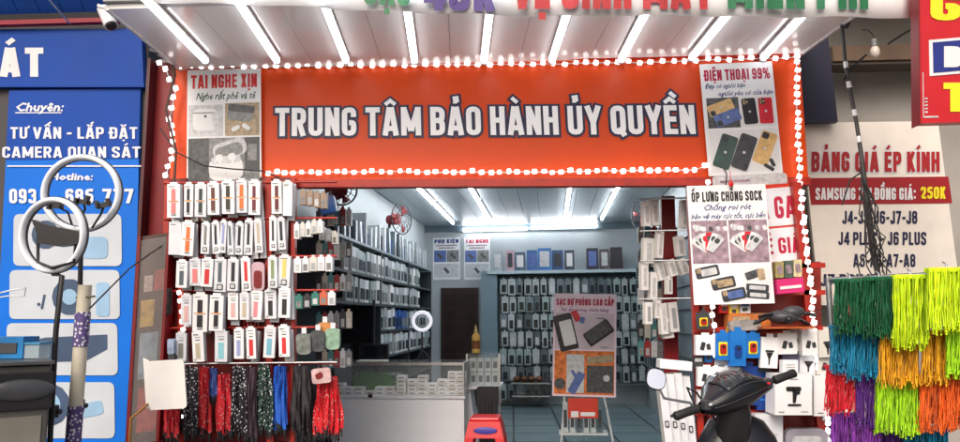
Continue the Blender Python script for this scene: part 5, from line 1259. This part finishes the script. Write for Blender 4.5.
for r_, z in enumerate(ZS[1:5]):
    v = 6.2 if z > 1.5 else 7.56; k = 0
    while v < 10.5 and k < 25:
        w_ = rnd.uniform(.11,.15); h_ = rnd.uniform(.205,.245)
        mat = bluep if (r_ == 2 and 8.2 < v < 8.9) else rnd.choice([packm[4], packm[1], packm[0], packm[4], white2, white])
        u0 = usf-.13-rnd.uniform(0,.03)
        c = R(u0+.06, v, z); t = thing('shelf_box', f'{ORD[k]} box from the street on the {ORD[r_]} shelf behind the monitors', 'box', c, 'boxes on the wall shelving')
        mb = MB(); mb.rbox(u0, u0+.13, v, v+w_, z+.002, z+h_); mb.build('carton', mat, t)
        mb = MB(); mb.rbox(u0+.131, u0+.135, v+.02, v+w_-.02, z+.03, z+h_*.6); mb.rbox(u0+.03, u0+.1, v-.004, v-.001, z+.03, z+h_*.6); mb.build('print', darkp if rnd.random() < .6 else pic_grey, t)
        v += w_+rnd.uniform(.004,.025); k += 1
# wall fans
redf = M('fan_red', S(150,30,36), .35, var=.1)
def fan(label, c, ax, r, col):
    t = thing('wall_fan', label, 'fan', c, 'wall fans in the shop'); ax = ax.normalized(); sx_ = ax.cross(Vector((0,0,1))).normalized(); sy_ = sx_.cross(ax)
    def circ(rr, o, n_=24): return [c+ax*o+(sx_*math.cos(6.2832*k/n_)+sy_*math.sin(6.2832*k/n_))*rr for k in range(n_)]
    mb = MB(); mb.tube(circ(r,.04), .008, 6, closed=True); mb.tube(circ(r*.6,.065), .004, 5, closed=True)
    for k in range(14):
        a = 6.2832*k/14; d = sx_*math.cos(a)+sy_*math.sin(a); mb.tube([c+ax*.08+d*.03, c+ax*.07+d*r*.6, c+ax*.04+d*r], .003, 5)
    mb.build('guard', dark, t)
    for k in range(3):
        a = 2.094*k; mb = MB(); rows = []
        for j in range(4):
            f = .2+.7*j/3; rows.append([c+(sx_*math.cos(a+e)+sy_*math.sin(a+e))*r*f+ax*(.02+.03*e) for e in (-.35*f,0,.35*f+.1)])
        mb.grid(rows, 0); b_ = mb.build('blade', col, t); s2 = b_.modifiers.new('s','SOLIDIFY'); s2.thickness = .004
    mb = MB(); mb.tube([c-ax*.16, c-ax*.02], [.06,.07], 12); mb.build('motor', col, t)
    mb = MB(); mb.tube([c-ax*.14, c-ax*.16+Vector((0,0,-.12)), c-ax*.3+Vector((0,0,-.14))], .018, 8); mb.build('bracket', dark, t)
fan('red wall fan high on the wall over the shelving', rwall(399, 219, UL+.33), RR+RA*-.5, .19, redf)
fan('red wall fan high beside the scooter-side wall', rwall(641, 214, UR-.3), -RR-RA*.4, .19, redf)
fan('red fan above the blue pack near the doorway', at(340, 190, 5.6), RR*.6-RA, .13, redf)
# monitors
def monitor(label, x0, y0, x1, y1, v, zb):
    a, c = rm(x0,y0,v), rm(x1,y1,v); u0, u1 = uvz(a)[0], uvz(c)[0]; t = thing('monitor', label, 'monitor', R((u0+u1)/2, v, zb), 'black monitors behind the counter')
    mb = MB(); mb.rbox(u0,u1,v,v+.04,c.z,a.z); mb.build('case', black, t, .004)
    mb = MB(); mb.rbox(u0+.02,u1-.02,v-.003,v-.0005,c.z+.02,a.z-.02); mb.build('screen', M('screen_off', (.008,.01,.014), .08, var=0), t)
    um = (u0+u1)/2; mb = MB(); mb.rbox(um-.03,um+.03,v+.042,v+.07,zb+.012,(a.z+c.z)/2); mb.rbox(um-.12,um+.12,v,v+.16,zb,zb+.011); mb.build('stand', black, t)
vc = 6.5
monitor('larger black monitor behind the counter', 338, 300, 374, 344, 7.16, .9)
monitor('smaller black monitor low behind the counter', 363, 344, 388, 363, 7.12, .9)
# desk under the monitors
a, c = rm(337, 362, 7.1), rm(395, 362, 7.1); u0, u1 = uvz(a)[0], uvz(c)[0]; t = thing('desk', 'dark desk under the monitors behind the counter', 'desk', R((u0+u1)/2, 7.25, 0))
mb = MB(); mb.rbox(u0,u1,7.08,7.46,.87,.899); mb.build('top', shm, t)
for uu in (u0+.03, u1-.08):
    mb = MB(); mb.rbox(uu,uu+.05,7.1,7.44,.05,.868); mb.build('leg', shm, t)
# counter
a, c = rm(334, 366, vc), rm(464, 366, vc); u0, u1 = uvz(a)[0], uvz(c)[0]
zt = rm(400, 364, vc).z; zb = rm(400, 396, vc).z
t = thing('glass_counter', 'white counter with a glass display top full of small boxes', 'counter', R((u0+u1)/2, vc+.25, 0))
cw = M('counter_white', S(228,231,236), .35, var=.05, scale=2)
mb = MB(); mb.rbox(u0,u1,vc,vc+.5,.05,zb-.02); mb.build('base', cw, t, .004)
mb = MB(); mb.rbox(u0-.01,u1+.01,vc-.02,vc+.57,zb-.019,zb+.005); mb.build('lower_shelf', white2, t)
mb = MB(); mb.rbox(u0,u1,vc,vc+.55,zt,zt+.01); mb.build('glass_top', glass, t)
mb = MB(); mb.rbox(u0,u1,vc-.002,vc+.006,zb+.006,zt-.002); mb.build('glass_front', glass, t)
for uu in (u0, u1-.012):
    mb = MB(); mb.rbox(uu,uu+.012,vc-.006,vc+.555,zb+.006,zt+.014); mb.build('edge_post', steel, t)
mb = MB(); mb.rbox(u0,u1,vc-.008,vc-.003,zt-.012,zt+.014); mb.build('edge_strip', steel, t)
# boxes inside counter
k = 0
STK = [(340,3,0),(350,2,0),(360,2,0),(371,1,0),(381,2,0),(391,2,0),(402,5,0),(413,4,0),(423,5,0),(433,3,0),(443,4,0),(453,6,0),(461,6,0)]
for si, (x, n_, _) in enumerate(STK):
    a = rm(x, 390, vc+.1); uu = uvz(a)[0]; wq = .045
    for j in range(n_):
        z = zb+.007+j*.035; k += 1
        mb = MB(); mb.rbox(uu-wq+rnd.uniform(-.004,.004), uu+wq+rnd.uniform(-.004,.004), vc+.06+rnd.uniform(0,.01), vc+.16, z, z+.033); ou = M('printed_edge', S(90,94,100), .4)
        mb.rbox(uu-wq*.6, uu+wq*.5, vc+.055, vc+.0585, z+.01, z+.018, 1)
        solo('small_box', mb, [white if (si+j) % 3 else cream, ou], f'small white box, {("lowest","second up","third up","fourth up","fifth up","topmost")[j]} of the {ORD[si]} stack inside the glass counter', 'box', 'small boxes in the glass counter')
gq = M('plastic_grass', S(60,120,40), .6, var=.4, scale=40)
a, c = rm(356, 380, vc+.3), rm(392, 380, vc+.3); mb = MB(); ug0, ug1 = uvz(a)[0], uvz(c)[0]
for k in range(420):
    uu = rnd.uniform(ug0,ug1); vv = vc+rnd.uniform(.2,.5); zz = zb+.01; d = Vector((rnd.uniform(-.03,.03), rnd.uniform(-.03,.03), rnd.uniform(.12,.22))); p = R(uu,vv,zz)
    mb.face([p+Vector((-.006,0,0)), p+Vector((.006,0,0)), p+d])
o = mb.build('plastic_grass', gq); o['kind'] = 'stuff'; o['label'] = 'bright green plastic grass lining the glass counter'
mb = MB(); a = rm(372, 367, vc+.2); uu = uvz(a)[0]; mb.rbox(uu-.14, uu+.14, vc+.15, vc+.3, zt+.011, zt+.025); solo('price_slip', mb, cream, 'cream folded slip lying on the counter glass', 'paper')
mb = MB(); uu = uvz(rm(371, 392, vc))[0]; mb.rbox(uu-.02, uu+.02, vc-.03, vc-.021, zb-.01, zb+.02); solo('lock', mb, black, 'small black lock on the counter glass front', 'lock')
# second counter section
a, c = rm(466, 356, 6.75), rm(500, 356, 6.75); u2, u3 = uvz(a)[0], uvz(c)[0]; z2, z3 = rm(480, 355, 6.75).z, rm(480, 386, 6.75).z
t = thing('corner_showcase', 'small glass corner showcase at the open end of the counter', 'showcase', R((u2+u3)/2, 6.9, 0))
mb = MB(); mb.rbox(u2,u3,6.75,7.2,z3-.03,z3); mb.build('shelf', white2, t)
mb = MB(); mb.rbox(u2,u3,6.75,6.758,z3+.002,z2-.002); mb.rbox(u2,u3,6.75,7.2,z2,z2+.01); mb.build('glass', glass, t)
for uu in (u2, u3-.015):
    mb = MB(); mb.rbox(uu,uu+.015,6.745,6.76,.05,z2+.012); mb.build('post', steel, t)
mb = MB(); mb.prism([R(u2,6.8,z3-.035), R(u2+.03,6.8,z3-.035), R(u2+.13,6.8,.05), R(u2,6.8,.05)], RA*.3); mb.build('side_panel', cw, t)
for k in range(8):
    uu = u2+.03+(k % 4)*.07; zz = z3+.002+(k//4)*.13; mb = MB(); mb.rbox(uu, uu+.06, 6.83, 6.9, zz, zz+.12); mb.rbox(uu+.012, uu+.048, 6.826, 6.829, zz+.03, zz+.09, 1)
    solo('earphone_box', mb, [packm[4] if k % 2 else packm[1], pic_slate], f'{ORD[k % 4]} earphone box in the {"lower" if k < 4 else "upper"} tier of the corner showcase', 'box', 'earphone boxes in the corner showcase')
t = thing('black_bin', 'black slatted bin standing under the corner showcase', 'bin', R((u2+u3)/2+.04, 6.6, .05))
p = rm(487, 402, 6.5); uq = uvz(p)[0]
mb = MB()
def rrow(u, v, z, w_, d_): return [R(u-w_,v-d_,z),R(u+w_,v-d_,z),R(u+w_,v+d_,z),R(u-w_,v+d_,z)]
t.location = R(uq,6.58,.05); LOC[t.name] = tuple(t.location)
mb.grid([rrow(uq,6.58,.05,.06,.06), rrow(uq,6.58,rm(486,388,6.5).z,.095,.09)], 0, False, True); mb.face(rrow(uq,6.58,.052,.06,.06)); mb.build('tub', black, t)
mb = MB()
for k in range(5): mb.tube([R(uq-.05+.025*k,6.51,.08), R(uq-.075+.038*k,6.482,.76)], .006, 5)
mb.build('slats', dark, t)
# bottle
p = rm(476, 357, 6.95); t = thing('bottle', 'small yellow bottle with brown label on the corner showcase', 'bottle', Vector((p.x,p.y,z2+.011)))
b0 = Vector((p.x,p.y,z2+.012))
def lathe(mb, base, prof, n_=14, m=0): mb.grid([[base+Vector((r*math.cos(6.2832*k/n_), r*math.sin(6.2832*k/n_), z)) for k in range(n_)] for r, z in prof], m, True, True)
mb = MB(); lathe(mb, b0, ((.001,0),(.038,0),(.04,.02),(.04,.14),(.036,.17),(.018,.19),(.015,.2))); mb.build('body', M('bottle_yellow', S(196,160,80), .3, var=.15), t)
mb = MB(); lathe(mb, b0, ((.041,.04),(.041,.12))); mb.build('label_band', M('bottle_brown', S(110,64,34), .4, var=.3, scale=30), t)
mb = MB(); lathe(mb, b0, ((.016,.2),(.018,.203),(.015,.22),(.005,.265),(.001,.27))); mb.build('nozzle', M('nozzle_cream', S(200,180,120), .35), t)
# small ring lamp on counter
p = rm(422, 321, 6.75); t = thing('small_ring_lamp', 'small white ring lamp standing on the glass counter', 'ring lamp', Vector((p.x,p.y,zt+.011)))
mb = MB(); rr_ = .085; mb.tube([p+Vector((rr_*math.cos(6.2832*k/28),0,rr_*math.sin(6.2832*k/28))) for k in range(28)], .017, 8, closed=True); mb.build('ring', M('small_ring_lit', (.9,.92,1), .3, var=0, emit=.55, ecol=(.9,.9,1)), t)
mb = MB(); mb.tube([p+Vector((0,.01,-rr_)), Vector((p.x,p.y,zt+.02))], .009, 8); mb.build('stem', black, t)
for k in range(3):
    a = k*2.094; mb = MB(); mb.tube([Vector((p.x,p.y,zt+.12)), Vector((p.x+.09*math.cos(a), p.y+.09*math.sin(a), zt+.017))], .006, 6); mb.build('leg', black, t)
# red stool
p = rm(484, 418, 5.95); zs_ = p.z; uc = uvz(p)[0]; v = 6.1
t = thing('plastic_stool', 'red plastic stool with blue label in front of the corner showcase', 'stool', R(uc, v, .05))
rp = M('red_plastic', S(200,24,34), .3, var=.08); wt = .125
mb = MB(); mb.rbox(uc-wt,uc+wt,v-wt,v+wt,zs_-.035,zs_); mb.build('seat', rp, t, .015)
mb = MB(); hq = zs_-.16
for sgn in (-1, 1):
    mb.hexa([R(uc-wt-.03,v+sgn*(wt+.025)-.006,hq),R(uc+wt+.03,v+sgn*(wt+.025)-.006,hq),R(uc+wt+.03,v+sgn*(wt+.025)+.006,hq),R(uc-wt-.03,v+sgn*(wt+.025)+.006,hq),R(uc-wt,v+sgn*wt-.006,zs_-.03),R(uc+wt,v+sgn*wt-.006,zs_-.03),R(uc+wt,v+sgn*wt+.006,zs_-.03),R(uc-wt,v+sgn*wt+.006,zs_-.03)])
    mb.hexa([R(uc+sgn*(wt+.03)-.006,v-wt-.02,hq),R(uc+sgn*(wt+.03)+.006,v-wt-.02,hq),R(uc+sgn*(wt+.03)+.006,v+wt+.02,hq),R(uc+sgn*(wt+.03)-.006,v+wt+.02,hq),R(uc+sgn*wt-.006,v-wt,zs_-.03),R(uc+sgn*wt+.006,v-wt,zs_-.03),R(uc+sgn*wt+.006,v+wt,zs_-.03),R(uc+sgn*wt-.006,v+wt,zs_-.03)])
mb.build('skirt', rp, t)
for a in (-1, 1):
    for b_ in (-1, 1):
        mb = MB(); mb.hexa([R(uc+a*(wt+.06)-.03,v+b_*(wt+.05)-.03,.05),R(uc+a*(wt+.06)+.03,v+b_*(wt+.05)-.03,.05),R(uc+a*(wt+.06)+.03,v+b_*(wt+.05)+.03,.05),R(uc+a*(wt+.06)-.03,v+b_*(wt+.05)+.03,.05),R(uc+a*wt-.035,v+b_*wt-.03,hq),R(uc+a*wt+.035,v+b_*wt-.03,hq),R(uc+a*wt+.035,v+b_*wt+.03,hq),R(uc+a*wt-.035,v+b_*wt+.03,hq)]); mb.build('leg', rp, t)
mb = MB(); mb.ball(R(uc+.01,v-wt-.027,zs_-.1), (.1,.008,.03), 0, 18, 6, ROOM); mb.build('label_patch', M('stool_label', S(70,60,150), .4), t)
# easel with poster
ve = 7.3
B = Board(rm(553.5,293,ve), rm(617,294.5,ve), rm(615.5,397,ve), rm(552.5,396,ve))
t = thing('easel_poster', 'power bank poster with crimson title on a white easel in the shop', 'poster stand', R(uvz(B.p(.5,0))[0], ve, .05))
mb = MB(); B.slab(mb, 0, 0, 1, 1, 0, -.012); mb.build('sheet', M('poster_pinkwhite', S(228,204,216), .45, var=.04), t)
mb = MB(); B.text(mb, 'SẠC DỰ PHÒNG CAO CẤP', .04, .885, .96, .95, .001, 0, .22); mb.build('lettering', crimson, t)
mb = MB(); B.hand(mb, 'Pin dự phòng chính hãng', .12, .825, .88, .87, .001, 0, .03, .2); mb.build('script_line', M('violet_print', S(120,70,130), .4), t)
mb = MB(); B.slab(mb, .03, .455, .97, .81, .001, 0, 3); B.rr(mb, .2, .62, .3, .58, .003, .001, .25, 0, .12); B.rr(mb, .23, .615, .2, .4, .004, .003, .25, 1, .1); B.rr(mb, .72, .62, .24, .46, .004, .001, -.95, 0, .15); B.rr(mb, .71, .63, .2, .4, .005, .004, -.95, 2, .15)
B.rr(mb, .36, .78, .1, .18, .0025, .001, .5, 4, .2); B.rr(mb, .46, .74, .08, .1, .003, .001, -.2, 5, .2); B.slab(mb, .68, .755, .82, .765, .002, .001, 2); B.slab(mb, .76, .475, .88, .482, .002, .001, 2)
mb.build('picture', [pic_black, pic_wh, pic_dgrey, M('print_pinkish', S(196,180,190), .4), pic_red, pic_blue], t)
mb = MB(); B.slab(mb, .03, .02, .97, .44, .001, 0, 0); B.rr(mb, .36, .22, .28, .6, .002, .001, 0, 1, .05); B.rr(mb, .38, .13, .13, .36, .004, .002, -.5, 2, .2); B.rr(mb, .36, .2, .05, .2, .005, .004, .6, 2, .2); B.slab(mb, .54, .04, .96, .3, .0025, .001, 3); B.rr(mb, .85, .18, .1, .1, .004, .0025, 0, 1, .5); B.disc(mb, .12, .12, .09, .003, .001, 3); B.rr(mb, .75, .36, .42, .12, .003, .001, .1, 4, .4)
mb.build('picture', [pic_orange, pic_lgrey, pic_blue, pic_dgrey, pic_tan], t)
for a0, a1 in ((.2,.1),(.82,.98)):
    mb = MB(); mb.tube([B.p(a0, .3, -.02), B.p(a0, .0, -.02), Vector(R(uvz(B.p(a1,0))[0], ve-.02, .055))], .012, 8); mb.build('leg', pic_lgrey, t)
mb = MB(); mb.tube([B.p(.5, .8, -.02), R(uvz(B.p(.5,0))[0], ve+.5, .055)], .012, 8); mb.build('rear_leg', pic_lgrey, t)
mb = MB(); q = Board(rm(568,398,ve-.01), rm(598,398,ve-.01), rm(598,418,ve-.01), rm(568,418,ve-.01)); q.slab(mb, 0, 0, 1, 1, 0, -.01, 0); q.slab(mb, .1, .05, .35, .35, .002, 0, 1); q.slab(mb, .42, .1, .9, .3, .002, 0, 1); mb.build('red_tag', [M('tag_orange_red', S(196,56,36), .4, var=.1), pic_wh], t)
mb = MB(); a = rm(583, 418, ve); uu = uvz(a)[0]; mb.rbox(uu-.24, uu+.24, ve-.02, ve+.2, .3, .32); mb.build('tray', pic_lgrey, t)
for k in range(6):
    mb = MB(); z_ = .322; uq_ = uu-.2+k*.068; mb.rbox(uq_, uq_+.05, ve+.0, ve+.14, z_, z_+.3+rnd.uniform(-.03,.03)); mb.rbox(uq_+.008, uq_+.042, ve-.004, ve-.001, z_+.05, z_+.22, 1)
    solo('brochure_box', mb, [(packm[4], packm[1], packm[3])[k % 3], pic_slate], f'{ORD[k]} upright box on the tray of the poster easel', 'box', 'boxes on the easel tray')
# low brown goods
for k in range(4):
    p = rm(517+k*7.5, 398, sv); u_ = uvz(p)[0]; mb = MB(); mb.ball(R(u_, sv+.05, .49), (.06,.06,.045), 0, 10, 6)
    solo('coiled_belt', mb, M('belt_brown', S(110,74,50), .5, var=.4, scale=30), f'{ORD[k]} brown coiled roll on the low shelf of the rear wall', 'roll', 'brown rolls on the low shelf')
